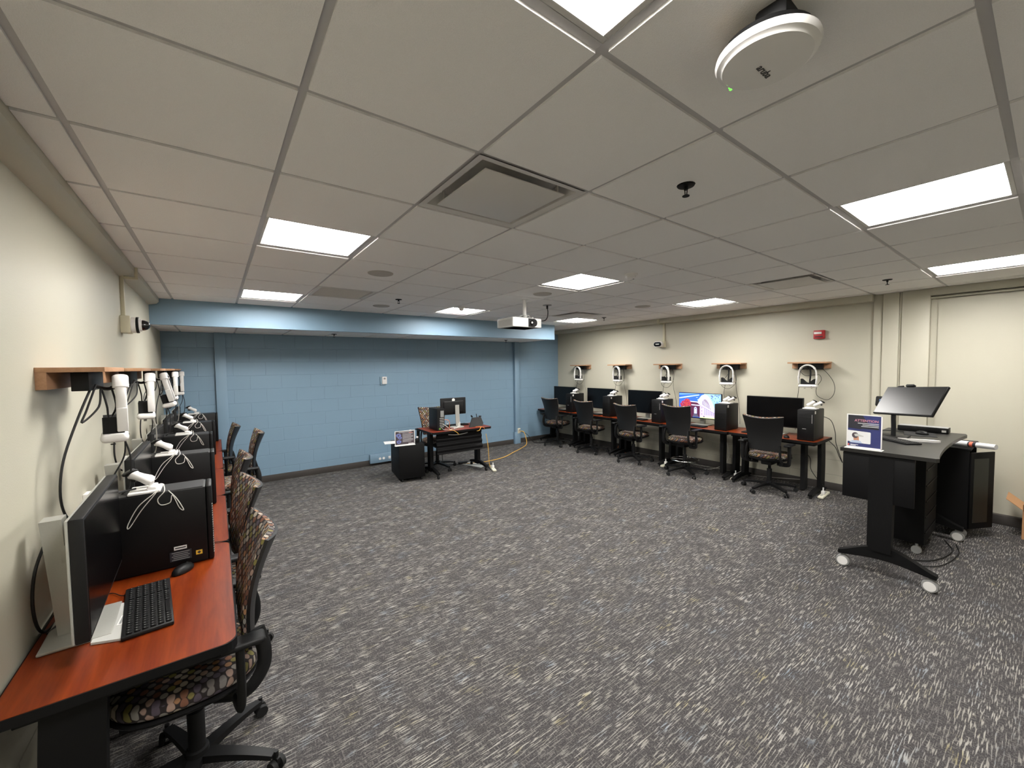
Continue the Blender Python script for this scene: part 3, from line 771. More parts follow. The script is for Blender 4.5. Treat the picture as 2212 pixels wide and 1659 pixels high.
# left towers: front faces +x -> rotate pi
TLL = ['black computer tower nearest the camera on the left desk, labels on its side', 'second black computer tower on the left desks', 'third black computer tower on the left desks', 'fourth black computer tower on the left desks', 'black computer tower farthest along the left desks']
def tower_left():
    t = thing('computer_tower', '', 'computer tower')
    m = MB(); m.box((-.235, 0, .197), (.42, .178, .385), bev=.006); m.build('case', MT['case'], t)
    m = MB(); m.box((-.012, 0, .197), (.024, .180, .388), bev=.008); m.build('front_bezel', MT['case'], t)
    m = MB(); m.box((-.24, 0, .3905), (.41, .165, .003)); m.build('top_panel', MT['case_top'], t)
    return t
tl0 = tower_left()
LTY = [2.683+k*DL for k in range(5)]; LTX = [-.04, -.03, -.045, -.03, -.0]
for k in range(5):
    loc = (LTX[k], LTY[k], ZT)
    if k == 0: tl0.location = loc; tag(tl0, TLL[0], group='black computer towers on the left desks')
    else: copy_tree(tl0, loc, 0, TLL[k], 'black computer towers on the left desks')
# labels only on the nearest tower's side
m = MB(); m.box((-.135, -.0905, .098), (.050, .001, .018)); m.box((-.135, -.0912, .098), (.042, .0006, .006), mi=1); m.build('white_label', [MT['white'], MT['dtext']], tl0)['label'] = 'white barcode label'
m = MB(); m.box((-.135, -.0905, .058), (.085, .001, .048))
for k in range(5): m.box((-.135, -.0912, .04+k*.009), (.07-.012*(k % 2), .0006, .003), mi=1)
m.build('rating_label', [MT['dark'], MT['grey']], tl0)['label'] = 'dark rating label with faint print'
m = MB(); m.box((-.062, -.0905, .055), (.026, .001, .022)); m.prism([(-.070, .055), (-.062, .047), (-.054, .055), (-.062, .063)], .0912, .0918, lambda a, b, c: Vector((a, -c, b)), mi=1); m.build('warning_label', [MT['yellow'], MT['dark']], tl0)['label'] = 'small yellow warning label'
m = MB()
for k in range(22): m.box((-.002, -.084, .04+k*.012), (.006, .006, .006))
m.build('side_clip', MT['lgrey'], tl0)

# ------------------------------------------------------------------ monitors
def monitor(wd=.705, ht=.412, stand='right', lit=False, back='silver'):
    """local: screen faces -x, lower edge at z=.10, stand behind at +x"""
    t = thing('monitor', '', 'monitor')
    zb = .105
    m = MB(); m.box((.018, 0, zb+ht/2), (.036, wd, ht), bev=.005); m.build('casing', MT['black'], t)
    m = MB(); m.box((.040, 0, zb+ht/2), (.008, wd-.004, ht-.004), bev=.003); m.build('back_cover', MT['silver'], t)
    m = MB(); m.box((-.0005, 0, zb+ht/2+.004), (.002, wd-.016, ht-.024)); sc = m.build('screen', MT['screen'], t)
    # leaning slab stand and broad base
    m = MB(); m.prism([(.095, .008), (.135, .008), (.165, .445), (.108, .445)], -.035, .035, lambda a, b, c: Vector((a, c, b))); m.box((.08, 0, zb+ht/2), (.08, .07, .07), bev=.006); m.build('stand_neck', MT['silver'], t)
    m = MB(); m.box((.075, 0, .006), (.19, .27, .012), bev=.005); m.build('stand_base', MT['silver'], t)
    return t, sc
mo0, sc0 = monitor()
MYR = [2.32, 3.39, 4.425, 5.46, 6.487]
MG = 'black monitors on the right desks'
MLR = ['black blank monitor beside the nearest right tower', 'monitor showing a bright picture of a brick building', 'blank black monitor left of the lit screen', 'blank black monitor second from the blue wall on the right', 'blank black monitor in the far right corner']
for k, y in enumerate(MYR):
    if k == 0: mo0.location = (6.25, y, ZT); tag(mo0, MLR[0], group=MG)
    elif k == 1: m2 = copy_tree(mo0, (6.25, y, ZT), 0, MLR[1], MG)
    else: copy_tree(mo0, (6.25, y, ZT), 0, MLR[k], MG)
MLL = ['silver backed monitor nearest the camera on the left, seen nearly edge on', 'second monitor on the left desks, tilted top edge behind the controllers', 'third monitor along the left desks', 'fourth monitor along the left desks', 'farthest monitor along the left desks']
for k in range(5):
    copy_tree(mo0, (-.372 if k < 2 else -.39, 2.205+k*DL, ZT), PI+(.03 if k == 0 else .0), MLL[k], 'black monitors on the left desks')
# picture on the lit screen: thin emissive layers, u runs left to right as seen
def em(name, h, s=.85): return mat(name, h, .5, emit=(s, srgb(h)[:3]))
pm = [em('pic_sky', '#2f62d8'), em('pic_cloud', '#bfe4ff'), em('pic_red_tree', '#a02c40'), em('pic_brick', '#4a1c3a'), em('pic_wall', '#cdb4dd'), em('pic_arch', '#d6d4f4'),
      em('pic_window', '#8b8096'), em('pic_pale_sky', '#8fd0ff'), em('pic_branch', '#5560b0'), em('pic_door', '#b4c0f0'), em('pic_grass', '#c6d7a0'), em('pic_orange', '#d8603c'), em('pic_grey', '#505064'), em('pic_line', '#7d86b8')]
W_, H_ = .689, .388; z0_ = .105+.412/2+.004-H_/2
PT = lambda a, b, c: Vector((-.0016-c, W_/2-a*W_, z0_+b*H_))
m = MB(); L = [0]
def P_(poly, mi):
    L[0] += 1; m.prism(poly, L[0]*.00005, L[0]*.00005+.00004, PT, mi)
P_([(0, 0), (1, 0), (1, 1), (0, 1)], 0)
P_([(.62, .30), (1, .30), (1, 1), (.62, 1)], 7)
P_([(0, .76), (.25, .84), (.5, .93), (.5, .96), (.22, .88), (0, .80)], 1); P_([(.0, .93), (.3, .97), (.5, .985), (.3, .99), (0, .96)], 7)
for cx, cy, r in [(.18, .58, .11), (.10, .52, .07), (.26, .54, .09), (.20, .68, .07), (.14, .45, .1), (.24, .42, .1)]:
    P_([(cx+r*math.cos(a)*(1+.2*math.sin(5*a)), cy+1.3*r*math.sin(a)*(1+.2*math.cos(7*a))) for a in [i*2*PI/18 for i in range(18)]], 2)
for k in range(40):
    a, b = random.uniform(.06, .30), random.uniform(.36, .74); s_ = random.uniform(.006, .014); P_([(a-s_, b), (a, b-1.6*s_), (a+s_, b), (a, b+1.6*s_)], (11, 3, 8)[k % 3])
for cx, cy, r in [(.30, .40, .05), (.31, .30, .045), (.29, .22, .05)]:
    P_([(cx+r*math.cos(a), cy+1.5*r*math.sin(a)) for a in [i*2*PI/12 for i in range(12)]], 11)
P_([(.28, .03), (.52, .03), (.52, .62), (.30, .64)], 3)
P_([(.30, .64), (.52, .62), (.52, .66), (.28, .68)], 5); P_([(.31, .50), (.52, .49), (.52, .53), (.31, .54)], 5)
arch = [(.47+.0, .60)] + [(.62-.17*math.cos(a)+.05*math.sin(a), .62+.36*math.sin(a)) for a in [i*PI/12 for i in range(7)]] + [(.78+.0, .72), (.86, .45), (.90, .22)]
P_([(.46, .62), (.50, .80), (.56, .93), (.62, .975), (.68, .96), (.74, .86), (.80, .68), (.86, .44), (.90, .22), (.70, .34), (.52, .54)], 5)
P_([(.575, .55), (.575, .68), (.60, .76), (.635, .79), (.68, .76), (.72, .66), (.76, .50), (.79, .32), (.70, .42)], 6)
for k in range(6): P_([(.60+k*.03, .56-k*.035), (.608+k*.03, .55-k*.035), (.608+k*.03, .74-k*.045), (.60+k*.03, .75-k*.045)], 5)
P_([(.52, .03), (.93, .03), (.96, .16), (.52, .57)], 4)
P_([(.52, .55), (.92, .20), (.95, .20), (.52, .60)], 5); P_([(.52, .50), (.92, .17), (.92, .185), (.52, .52)], 13)
for k in range(7): P_([(.63+k*.04, .13), (.645+k*.04, .13), (.645+k*.04, .40-k*.033), (.63+k*.04, .41-k*.033)], 13)
for yy in (.14, .27, .40): P_([(.555, yy), (.575, yy), (.575, yy+.05), (.555, yy+.05)], 6)
P_([(.38, .16), (.45, .16), (.45, .38), (.43, .44), (.40, .44), (.38, .38)], 9); P_([(.395, .36), (.435, .36), (.415, .41)], 12)
P_([(.34, .02), (.50, .02), (.46, .13), (.38, .16)], 12); P_([(.60, .02), (.64, .02), (.635, .09), (.605, .09)], 12)
P_([(.52, .0), (.96, .0), (.93, .06), (.52, .04)], 10)
P_([(0, 0), (.35, 0), (.34, .03), (0, .05)], 3)
for k in range(46):
    a, b = random.uniform(.78, .99), random.uniform(.56, .97)
    if (a-.78) < (.8-b)*.5: continue
    s_ = random.uniform(.008, .02); P_([(a-s_, b), (a, b-1.5*s_), (a+s_, b), (a, b+1.5*s_)], 8 if k % 3 else 12)
P_([(.43, .83), (.47, .835), (.47, .85), (.43, .845)], 1)
m.text('4:20', .045, lambda x, y, z: PT(.455+x/W_, .70+y/H_, .0035+z*.2), mi=1)
scp = [k for k in COL.objects if k.parent == m2 and k.name.startswith('screen')][0]
pic = m.build('screen_picture', pm, scp, norm=False)
pic['label'] = 'lit picture of a brick building with a white arch'

# ------------------------------------------------------------------ shelves with headsets
def shelf():
    """local: wall at x=0, +x into the room, y centred, z=0 at the top"""
    t = thing('headset_shelf', '', 'shelf')
    m = MB(); m.box((.10, 0, -.010), (.20, .45, .020), bev=.001); m.build('board', MT['pine'], t)
    m = MB(); m.box((.016, -.0, -.055), (.032, .445, .07), bev=.001); m.build('cleat', MT['pine'], t)
    m = MB(); m.box((.105, .02, -.062), (.055, .28, .082), bev=.002); m.box((.105, 0.02, -.022), (.04, .26, .006)); m.build('charger_bar', MT['case'], t)
    m = MB(); m.tube([(.13, .0, -.085), (.17, .0, -.10), (.215, .0, -.085), (.235, .0, -.07)], .012, n=8, flat=(.008, .016)); m.build('hook', MT['black'], t)
    return t
sh0 = shelf()
def headset():
    """local: origin under the hook at the inner top of the strap; strap loop in the yz plane"""
    t = thing('vr_headset', '', 'headset')
    m = MB()
    arc = [(0, .098*math.cos(a), -.115+.112*math.sin(a)) for a in [PI*i/16 for i in range(17)]]
    m.tube([(0, .100, -.165)]+arc+[(0, -.100, -.165)], .01, n=12, sub=2, flat=(.019, .008), up0=(1, 0, 0)); m.build('halo_strap', MT['white'], t)
    m = MB(); m.tube(arc[3:14], .01, n=12, sub=2, flat=(.028, .011), up0=(1, 0, 0)); m.build('head_pad', MT['white'], t)
    for s_ in (-1, 1):
        m = MB(); m.box((0, s_*.101, -.20), (.038, .012, .11), rot=(s_*-.08, 0, 0), bev=.005); m.build('side_strap', MT['white'], t)
    m = MB(); m.box((-.028, 0, -.283), (.095, .205, .040), bev=.019, seg=5); 
    m.build('visor', MT['white'], t)
    m = MB()
    for s_ in (-1, 1):
        m.cyl((-.035, s_*.04, -.318+.004), (-.035, s_*.04, -.322+.004), .009, n=12)
    m.cyl((.0195, .05, -.285), (.0215, .05, -.285), .004, n=8); m.build('tracking_lens', MT['black'], t)
    m = MB(); m.slab(lambda u, v: (-.066+.072*v, -.078+.156*u, -.262), lambda u, v: -.075+.055*math.sin(u*PI)**1.5, 16, 4); m.build('face_pad', MT['foam'], t)
    m = MB(); m.tube([(0, .012, -.016), (-.01, .03, -.08), (-.015, .028, -.16), (-.02, .02, -.24)], .006, n=8, flat=(.004, .010)); m.build('top_strap', MT['black'], t)
    return t
hs0 = headset()
def controller():
    """local: lies nose up; handle along +x, tilted"""
    t = thing('vr_controller', '', 'controller')
    R = Matrix.Rotation(math.radians(62), 3, 'Y')
    m = MB(); m.lathe([(.002, 0), (.014, .004), (.019, .02), (.017, .05), (.019, .08), (.024, .098), (.018, .104)], n=18, R=R); m.build('grip', MT['white'], t)
    top = R @ Vector((0, 0, .104))
    m = MB(); m.lathe([(.001, 0), (.024, .001), (.028, .008), (.024, .014), (.001, .015)], n=20, c=top, R=Matrix.Rotation(math.radians(30), 3, 'Y')); m.build('button_face', MT['black'], t)
    m = MB(); m.box(top+Vector((-.006, 0, -.034)), (.02, .012, .014), bev=.004); m.build('trigger', MT['black'], t)
    return t
co0 = controller()
def dock():
    t = thing('controller_dock', '', 'dock')
    m = MB(); m.box((0, 0, .006), (.12, .15, .012), bev=.005); m.box((-.025, 0, .018), (.035, .10, .016), bev=.005); m.build('tray', MT['white'], t)
    return t
dk0 = dock()
RSY = [1.771+.225+k*DL for k in range(5)]
LSY = [2.405+.225+k*DL for k in range(5)]
rs_name = ['nearest right', 'second right', 'middle right', 'fourth right', 'far corner right']
SHR = ['light wood headset shelf nearest on the right wall, left of the fire alarm level', 'light wood headset shelf above the gap right of the lit screen', 'light wood headset shelf in the middle of the right wall', 'light wood headset shelf second from the blue wall, right side', 'light wood headset shelf nearest the blue wall, right side']
SHL = ['long looking light wood shelf nearest the camera on the left wall', 'second light wood shelf along the left wall', 'third light wood shelf along the left wall', 'fourth light wood shelf along the left wall', 'farthest light wood shelf along the left wall']
HR = ['white headset hanging from the nearest right shelf', 'white headset hanging right of the lit screen', 'white headset hanging from the middle right shelf', 'white headset on the right wall, second from the blue wall', 'white headset on the right wall, closest to the blue wall']
HL = ['white headset hanging edge on from the nearest left shelf, black pad behind', 'second white headset hanging along the left wall', 'tilted white headset hanging third along the left wall', 'fourth white headset hanging along the left wall', 'farthest white headset hanging along the left wall']
ZS = 1.738
cable_n = [0]
def cable(pts, r, mt, label, name='headset_cable', sub=6, group=None):
    m = MB(); m.tube(pts, r, n=7, sub=sub); o = m.build(name, mt); tag(o, label, 'cable', group); return o
first = True
for side in (-1, 1):
    for k in range(5):
        y = (RSY if side < 0 else LSY)[k]; zz = ZS-.012 if side < 0 else ZS
        x0 = XR if side < 0 else XL; rz = PI if side < 0 else 0
        lab = (SHR if side < 0 else SHL)[k]; g = 'light wood headset shelves on the '+('right' if side < 0 else 'left')+' wall'
        hl = (HR if side < 0 else HL)[k]; hg = 'white headsets on the '+('right' if side < 0 else 'left')+' wall'
        if first:
            so = sh0; so.location = (x0, y, zz); so.rotation_euler = (0, 0, rz); tag(so, lab, group=g)
            ho = hs0; ho.location = (x0-.215, y-.02, zz-.04); ho.rotation_euler = (0, 0, rz); tag(ho, hl, group=hg); first = False
        else:
            copy_tree(sh0, (x0, y, zz), rz, lab, g)
            ho = copy_tree(hs0, (x0+side*.215, y-(.02 if side < 0 else -.0), zz-.04), rz+([.14, .10, .08, .05, .05][k] if side > 0 else [0, .05, -.35, -.25, -.1][k]), hl, hg)
            if side > 0 and k == 2: ho.rotation_euler = (0, -.22, 0); ho.location = (x0+.20, y, zz-.045)
# controllers and docks on the towers
CR = ['right', 'left']
for k in range(5):
    y = TWY[k]
    w_ = ['at the near right desk end', 'right of the lit screen', 'left of the lit screen', 'second from the blue corner', 'in the far right corner'][k]
    if k == 0: dk0.location = (6.15, y, ZT+.3925); dk0.rotation_euler = (0, 0, 0); tag(dk0, 'white controller dock on the tower '+w_, group='white controller docks')
    else: copy_tree(dk0, (6.15, y, ZT+.3925), 0, 'white controller dock on the tower '+w_, 'white controller docks')
    for s_ in (-1, 1):
        lb = 'white controller with black face, '+('right' if s_ < 0 else 'left')+' one on the tower '+w_
        loc = (6.11+(.02 if s_ > 0 else 0), y+s_*.038, ZT+.4225+.012)
        if k == 0 and s_ == -1: co0.location = loc; co0.rotation_euler = (0, 0, -1.0); tag(co0, lb, group='white controllers on the towers')
        else: copy_tree(co0, loc, -1.0+.25*s_, lb, 'white controllers on the towers')
for k in range(5):
    y = LTY[k]
    w_ = ['nearest left tower', 'second left tower', 'third left tower', 'fourth left tower', 'farthest left tower'][k]
    xx = -.30 if k < 2 else -.26
    copy_tree(dk0, (xx, y-.01, ZT+.3925), PI, 'white controller dock on the '+w_, 'white controller docks')
    for s_ in (-1, 1):
        copy_tree(co0, (xx+.03, y-.01+s_*.04, ZT+.4225+.012), PI+.35*s_-.2, 'white controller on the '+w_+', '+('nearer' if s_ < 0 else 'farther')+' of its pair', 'white controllers on the towers')
    # wrist lanyards hanging over the tower's side
    yy = y-.0935; zt = ZT+.393
    m = MB(); m.tube([(xx+.05, y-.05, zt+.03), (xx+.04, yy, zt+.004), (xx-.02, yy-.006, zt-.05), (xx-.06, yy-.006, zt-.13), (xx-.055, yy-.008, zt-.145), (xx-.01, yy-.008, zt-.07), (xx+.045, yy-.003, zt+.004), (xx+.06, y-.05, zt+.035)], .0022, n=6)
    m.build('wrist_lanyard', MT['wcable']).__setitem__('label', 'thin white wrist cord hanging from the '+w_+', left loop')
    o = [q for q in COL.objects][-1]; o['category'] = 'cord'; o['group'] = 'white wrist cords'
    m = MB(); m.tube([(xx+.07, y-.05, zt+.03), (xx+.075, yy, zt+.004), (xx+.05, yy-.006, zt-.03), (xx+.06, yy-.006, zt-.06), (xx+.095, yy-.006, zt-.055), (xx+.105, yy-.005, zt-.02), (xx+.13, yy-.006, zt-.09), (xx+.145, yy-.008, zt-.10), (xx+.12, yy-.005, zt-.04), (xx+.09, yy-.002, zt+.005)], .0022, n=6)
    m.build('wrist_lanyard', MT['wcable']); o = [q for q in COL.objects][-1]; tag(o, 'thin white wrist cord hanging from the '+w_+', right loop', 'cord', 'white wrist cords')
# hanging cables
for k in range(5):
    y = LSY[k]; x = XL+.10; w_ = ['nearest', 'second', 'third', 'fourth', 'farthest'][k]
    dxs = random.uniform(-.02, .02) if k else 0
    cable([(x+.03, y-.05, 1.66), (x+.0, y-.16, 1.52), (x-.03, y-.25, 1.36), (x-.04, y-.27, 1.22), (x-.03, y-.24, 1.12), (x-.01, y-.14, 1.08), (x+.03, y-.07, 1.14), (x+.10, y-.01, 1.145), (x+.15, y+.0, 1.15)], .0045, MT['cable'], 'long black cable looping down the wall from the %s left shelf' % w_, group='black headset cables on the left')
    cable([(x+.04, y-.04, 1.66), (x+.02, y-.12, 1.55), (x+.01, y-.15, 1.50), (x+.05, y-.07, 1.56), (x+.055, y-.04, 1.64), (x+.07, y-.03, 1.56), (x+.07, y+.00, 1.50), (x+.09, y+.04, 1.55), (x+.08, y+.02, 1.65)], .004, MT['cable'], 'bundled black cable loops under the %s left shelf' % w_, group='black headset cables on the left')
    cable([(x+.11, y+.08, 1.42), (x+.10, y+.10, 1.30), (x+.05, y+.08, 1.18), (x+.03, y+.06, 1.05), (x+.0, y+.1, .85), (x-.03, y+.1, .76)], .0035, MT['cable'], 'black cable dropping from the %s left headset to the desk' % w_, group='black headset cables on the left')
    cable([(x+.11, y+.03, 1.41), (x+.13, y+.04, 1.30), (x+.12, y+.05, 1.16), (x+.09, y+.05, 1.12)], .0035, MT['gcable'] if k % 2 else MT['cable'], 'short cable from the %s left headset to its controllers' % w_, group='black headset cables on the left')
for k in range(4):
    y = LSY[k]; x = XL+.13
    cable([(x+.09, y+.06, 1.45), (x+.03, y+.25, 1.47), (x+.0, y+.45, 1.52), (x+.0, y+.65, 1.57), (x+.03, y+.95, 1.66)], .0032, MT['cable'], ['black cable slung between the first and second left headsets', 'black cable slung between the second and third left headsets', 'black cable slung between the third and fourth left headsets', 'black cable slung between the fourth and fifth left headsets'][k], group='black headset cables on the left')
for k in range(5):
    y = RSY[k]; x = XR-.10; w_ = ['nearest', 'second', 'middle', 'fourth', 'farthest'][k]
    if k == 0:
        pts = [(x, y-.10, 1.67), (x, y-.20, 1.58), (x, y-.28, 1.44), (x, y-.28, 1.30), (x, y-.21, 1.22), (x, y-.10, 1.27), (x, y-.09, 1.38), (x, y-.14, 1.48), (x, y-.12, 1.55), (x-.05, y-.07, 1.55), (x-.06, y+.02, 1.54), (x-.05, y+.08, 1.60), (x, y+.05, 1.67)]
    else:
        j = random.uniform(-.02, .03)
        pts = [(x, y-.07, 1.67), (x, y-.13+j, 1.56), (x, y-.11, 1.42), (x-.03, y-.03, 1.30+j), (x-.05, y+.06, 1.32+j), (x-.08, y+.07, 1.42), (x-.06, y-.02, 1.55), (x, y-.03, 1.66)]
    cable(pts, .003, MT['cable'], 'thin dark cable loop hanging by the %s right headset' % w_, group='thin headset cables on the right')
    s_ = 1 if k == 0 else -1
    cable([(x, y+s_*.09, 1.66), (x, y+s_*.11, 1.50), (x, y+s_*.12, 1.30), (x+.02, y+s_*.15, 1.12), (x+.03, y+s_*.16, .95), (x+.04, y+s_*.16, .77)], .003, MT['gcable'] if k in (4,) else MT['cable'], 'thin straight cable running from the %s right shelf to the desk' % w_, group='thin headset cables on the right')
    if k: cable([(x-.09, y-.0, 1.42), (x-.08, y+.02, 1.34), (x-.09, y+.03, 1.25), (x-.12, y-.0, 1.19), (6.20, TWY[k]+.03, 1.16)], .0028, MT['cable'], 'thin cable from the %s right headset down to its controllers' % w_, group='thin headset cables on the right')

# ------------------------------------------------------------------ left desk top items
def keyboard(label, loc, rz, group=None):
    t = thing('keyboard', label, 'keyboard', loc, rz, group)
    m = MB(); m.box((0, 0, .009), (.445, .150, .014), bev=.004); m.build('base', MT['black'], t)
    m = MB()
    for r in range(6):
        x = -.212
        for c in range(21):
            if c in (15,) or c in (19,) and 0: x += .006
            wk = .0175
            if r == 0 and 3 < c < 10:
                if c == 4: m.box((x+.0575, -.060+r*.0225, .0185), (.112, .0155, .006), bev=.0012, seg=1)
            else: m.box((x+wk/2, -.060+r*.0225, .0185), (.0155, .0165, .006), bev=.0012, seg=1)
            x += .0198
    m.build('keycaps', MT['case'], t)
    m = MB()
    for r in range(6):
        for c in range(21):
            if not (r == 0 and 3 < c < 10): m.box((-.206+c*.0198+(.006 if c > 14 else 0), -.058+r*.0225, .0218), (.004, .003, .0004))
    m.build('key_letters', MT['grey'], t); return t
# keyboard in front of the nearest left monitor, its long side along y
kb0 = keyboard('black keyboard on the nearest left desk', (-.262, 2.225, ZT), PI/2+.10)
def mouse(label, loc, rz, group=None):
    t = thing('computer_mouse', label, 'mouse', loc, rz, group)
    m = MB(); m.lathe([(.028, 0), (.032, .006), (.031, .016), (.024, .028), (.012, .034), (.001, .035)], n=24)
    for v in m.bm.verts: v.co.x *= 1.75; v.co.z += .0
    m.build('shell', MT['case'], t)
    m = MB(); m.cyl((.024, -.004, .0285), (.024, .004, .0285), .007, n=12); m.build('scroll_wheel', MT['rubber'], t); return t
mouse('black mouse beside the nearest left tower', (-.165, 2.525, ZT), .9)
t = thing('document_pad', 'light grey flat pad with a white label between keyboard and monitor', 'pad', (-.355, 2.17, ZT), .0)
m = MB(); m.prism([(-.045, -.125), (.055, -.165), (.06, .13), (-.04, .165)], .001, .009); m.build('cover', MT['lgrey'], t)
m = MB(); m.box((.022, -.01, .0096), (.018, .075, .001), rot=(0, 0, -.06)); m.box((.022, -.01, .0103), (.008, .06, .0005), rot=(0, 0, -.06), mi=1); m.build('label_strip', [MT['white'], MT['grey']], t)
cable([(-.31, 2.45, ZT+.005), (-.36, 2.40, ZT+.006), (-.41, 2.46, ZT+.006), (-.47, 2.42, ZT+.006), (-.54, 2.38, ZT+.006)], .002, MT['cable'], 'thin keyboard cable curling behind the nearest left keyboard', 'keyboard_cable')
cable([(-.545, 2.30, ZT+.36), (-.565, 2.22, ZT+.25), (-.57, 2.20, ZT+.12), (-.56, 2.24, ZT+.01), (-.53, 2.36, ZT+.008), (-.50, 2.46, ZT+.008)], .005, MT['cable'], 'thick black cable curving behind the nearest left monitor', 'monitor_cable')
for k in range(3): 
    cable([(-.50+.015*k, 2.50, ZT+.006+.004*k), (-.54+.01*k, 2.40, ZT+.008), (-.50, 2.30+.03*k, ZT+.01+.003*k), (-.545, 2.22, ZT+.008)], .004, MT['cable'], 'black cable heap behind the nearest left monitor, %s strand' % ['lower', 'middle', 'upper'][k], 'monitor_cable', group='cable heap behind the nearest left monitor')
cable([(-.05, 2.835, ZT+.004), (-.01, 2.822, ZT+.004), (.02, 2.815, ZT+.003), (.031, 2.83, ZT-.02), (.033, 2.84, ZT-.10)], .002, MT['cable'], 'thin dark cord crossing the seam between the two nearest left desks', 'thin_cord')
# right desks: keyboards and papers
for k, (y, lb) in enumerate([(2.42, 'black keyboard under the nearest right monitor'), (3.42, 'black keyboard under the lit screen'), (4.50, 'black keyboard under the middle right monitor'), (5.52, 'black keyboard under the fourth right monitor'), (6.50, 'black keyboard under the far corner monitor')]):
    copy_tree(kb0, (6.09, y, ZT), PI/2, lb, 'black keyboards on the right desks')
t = mouse('dark mouse with a pale top on the nearest right desk', (6.03, 2.08, ZT), .3)

# ------------------------------------------------------------------ power strips
def strip(label, loc, rz):
    t = thing('power_strip', label, 'power strip', loc, rz, 'off white power strips on the floor')
    m = MB(); m.box((0, 0, .017), (.34, .062, .034), bev=.014, seg=3); m.build('body', MT['offwhite'], t)
    m = MB()
    for k in range(6): m.box((-.12+k*.045, 0, .0342), (.022, .026, .0012))
    m.build('sockets', MT['grey'], t)
    m = MB(); m.box((-.03, 0, .055), (.045, .04, .045), bev=.006); m.cyl((-.03, 0, .07), (-.03, 0, .12), .008, n=10); m.build('plug', MT['white'], t)
    return t
strip('off white power strip on the floor at the near end of the right desks', (6.22, 1.715, 0), .05)
strip('off white power strip between the legs under the first two right desks', (6.22, 2.79, 0), .1)
strip('off white power strip half hidden by the chair with the foot ring', (6.10, 3.87, 0), .1)
cable([(6.50, 1.80, .72), (6.56, 1.70, .60), (6.58, 1.66, .48), (6.57, 1.62, .40), (6.565, 1.64, .47), (6.56, 1.69, .65), (6.55, 1.70, .80), (6.52, 1.74, .95), (6.36, 1.80, 1.02)], .004, MT['cable'], 'black cable loop hanging off the near end of the right desks', 'power_cable')
cable([(6.48, 2.05, .66), (6.47, 2.0, .5), (6.50, 1.95, .4), (6.45, 1.93, .28), (6.42, 1.86, .18), (6.30, 1.75, .12), (6.22, 1.72, .08)], .004, MT['cable'], 'black cable dropping under the nearest right desk to its power strip', 'power_cable')
cable([(6.50, 2.0, .1), (6.56, 2.6, .012), (6.52, 3.2, .012), (6.50, 3.6, .012), (6.56, 4.2, .012), (6.50, 4.8, .012)], .005, MT['gcable'], 'grey cable lying along the floor under the right desks', 'floor_cable')
cable([(6.57, 3.1, .45), (6.54, 3.05, .25), (6.45, 3.1, .10), (6.35, 3.3, .012), (6.30, 3.6, .012)], .004, MT['wcable'], 'pale cable drooping to the floor under the second right desk', 'floor_cable')
cable([(6.58, 5.06, .30), (6.54, 5.12, .16), (6.48, 5.2, .05), (6.40, 5.0, .012), (6.30, 4.85, .012)], .0035, MT['ocable'], 'orange cable from the plate behind the third right chair', 'floor_cable')
cable([(6.56, 2.70, .55), (6.52, 2.66, .35), (6.45, 2.70, .2), (6.3, 2.76, .1), (6.22, 2.79, .075)], .004, MT['wcable'], 'white cable dropping to the power strip between the first right desks', 'power_cable')

# ------------------------------------------------------------------ small desk in front of the blue wall
t = thing('training_table', 'small cherry topped desk with a ribbed black front panel before the blue wall', 'desk', (2.585, 5.53, 0), -.035)
TW, TD = 1.05, .62; rc = .05
pts = [(rc-rc*math.cos(a)+.0, rc-rc*math.sin(a)) for a in [i*PI/2/5 for i in range(6)]] + [(TW-rc+rc*math.sin(a), rc-rc*math.cos(a)) for a in [i*PI/2/5 for i in range(6)]] + [(TW, TD), (0, TD)]
m = MB(); m.prism(pts, .702, .7295); m.build('tabletop', MT['cherry_x'], t, ang=30)
m = MB()
for i in range(len(pts)):
    a, b = Vector((*pts[i], 0)), Vector((*pts[(i+1) % len(pts)], 0))
    if (a-b).length < 1e-5: continue
    d_ = (b-a).normalized(); n_ = Vector((d_.y, -d_.x, 0))*.004
    m.prism([(a.x, a.y), (b.x, b.y), (b.x+n_.x, b.y+n_.y), (a.x+n_.x, a.y+n_.y)], .699, .7285)
m.build('edge_band', MT['blackm'], t)
for x in (.10, TW-.10):
    m = MB(); m.slab(lambda u, v: (x-.03, .27+.11*u, .07+.63*v), lambda u, v: .055, 3, 6); m.box((x, .325, .69), (.05, .42, .03), bev=.004)
    m.slab(lambda u, v: (x-.022, .02+.54*u, .062+.025*math.sin(u*PI)+(.030+.02*math.sin(u*PI))*v), lambda u, v: .044, 14, 2)
    lg = m.build('leg', MT['blackm'], t)
    for yy in (.04, .54):
        m = MB(); m.cyl((x-.012, yy, .027), (x+.012, yy, .027), .027, n=18); m.cyl((x, yy, .027), (x, yy, .07), .009, n=8); m.build('caster', MT['rubber'], lg)
m = MB()
def ribs(u, v): return (.12+(TW-.24)*u, .10+.05*math.sin(v*PI*.5)+.008*math.sin(v*PI*8), .36+.32*v)
m.slab(ribs, lambda u, v: .006, 2, 48); m.build('front_panel', MT['blackm'], t)
m = MB(); m.slab(lambda u, v: (.30+.34*u, .085, .655+.016*math.sin(u*PI)*-1+.012*v), lambda u, v: .004, 6, 1); m.build('paper_slip', MT['lgrey'], t)
tb = t
def W2(x, y, z):  # table local to world
    c, s_ = math.cos(-.035), math.sin(-.035); return (2.585+c*x-s_*y, 5.53+s_*x+c*y, z)
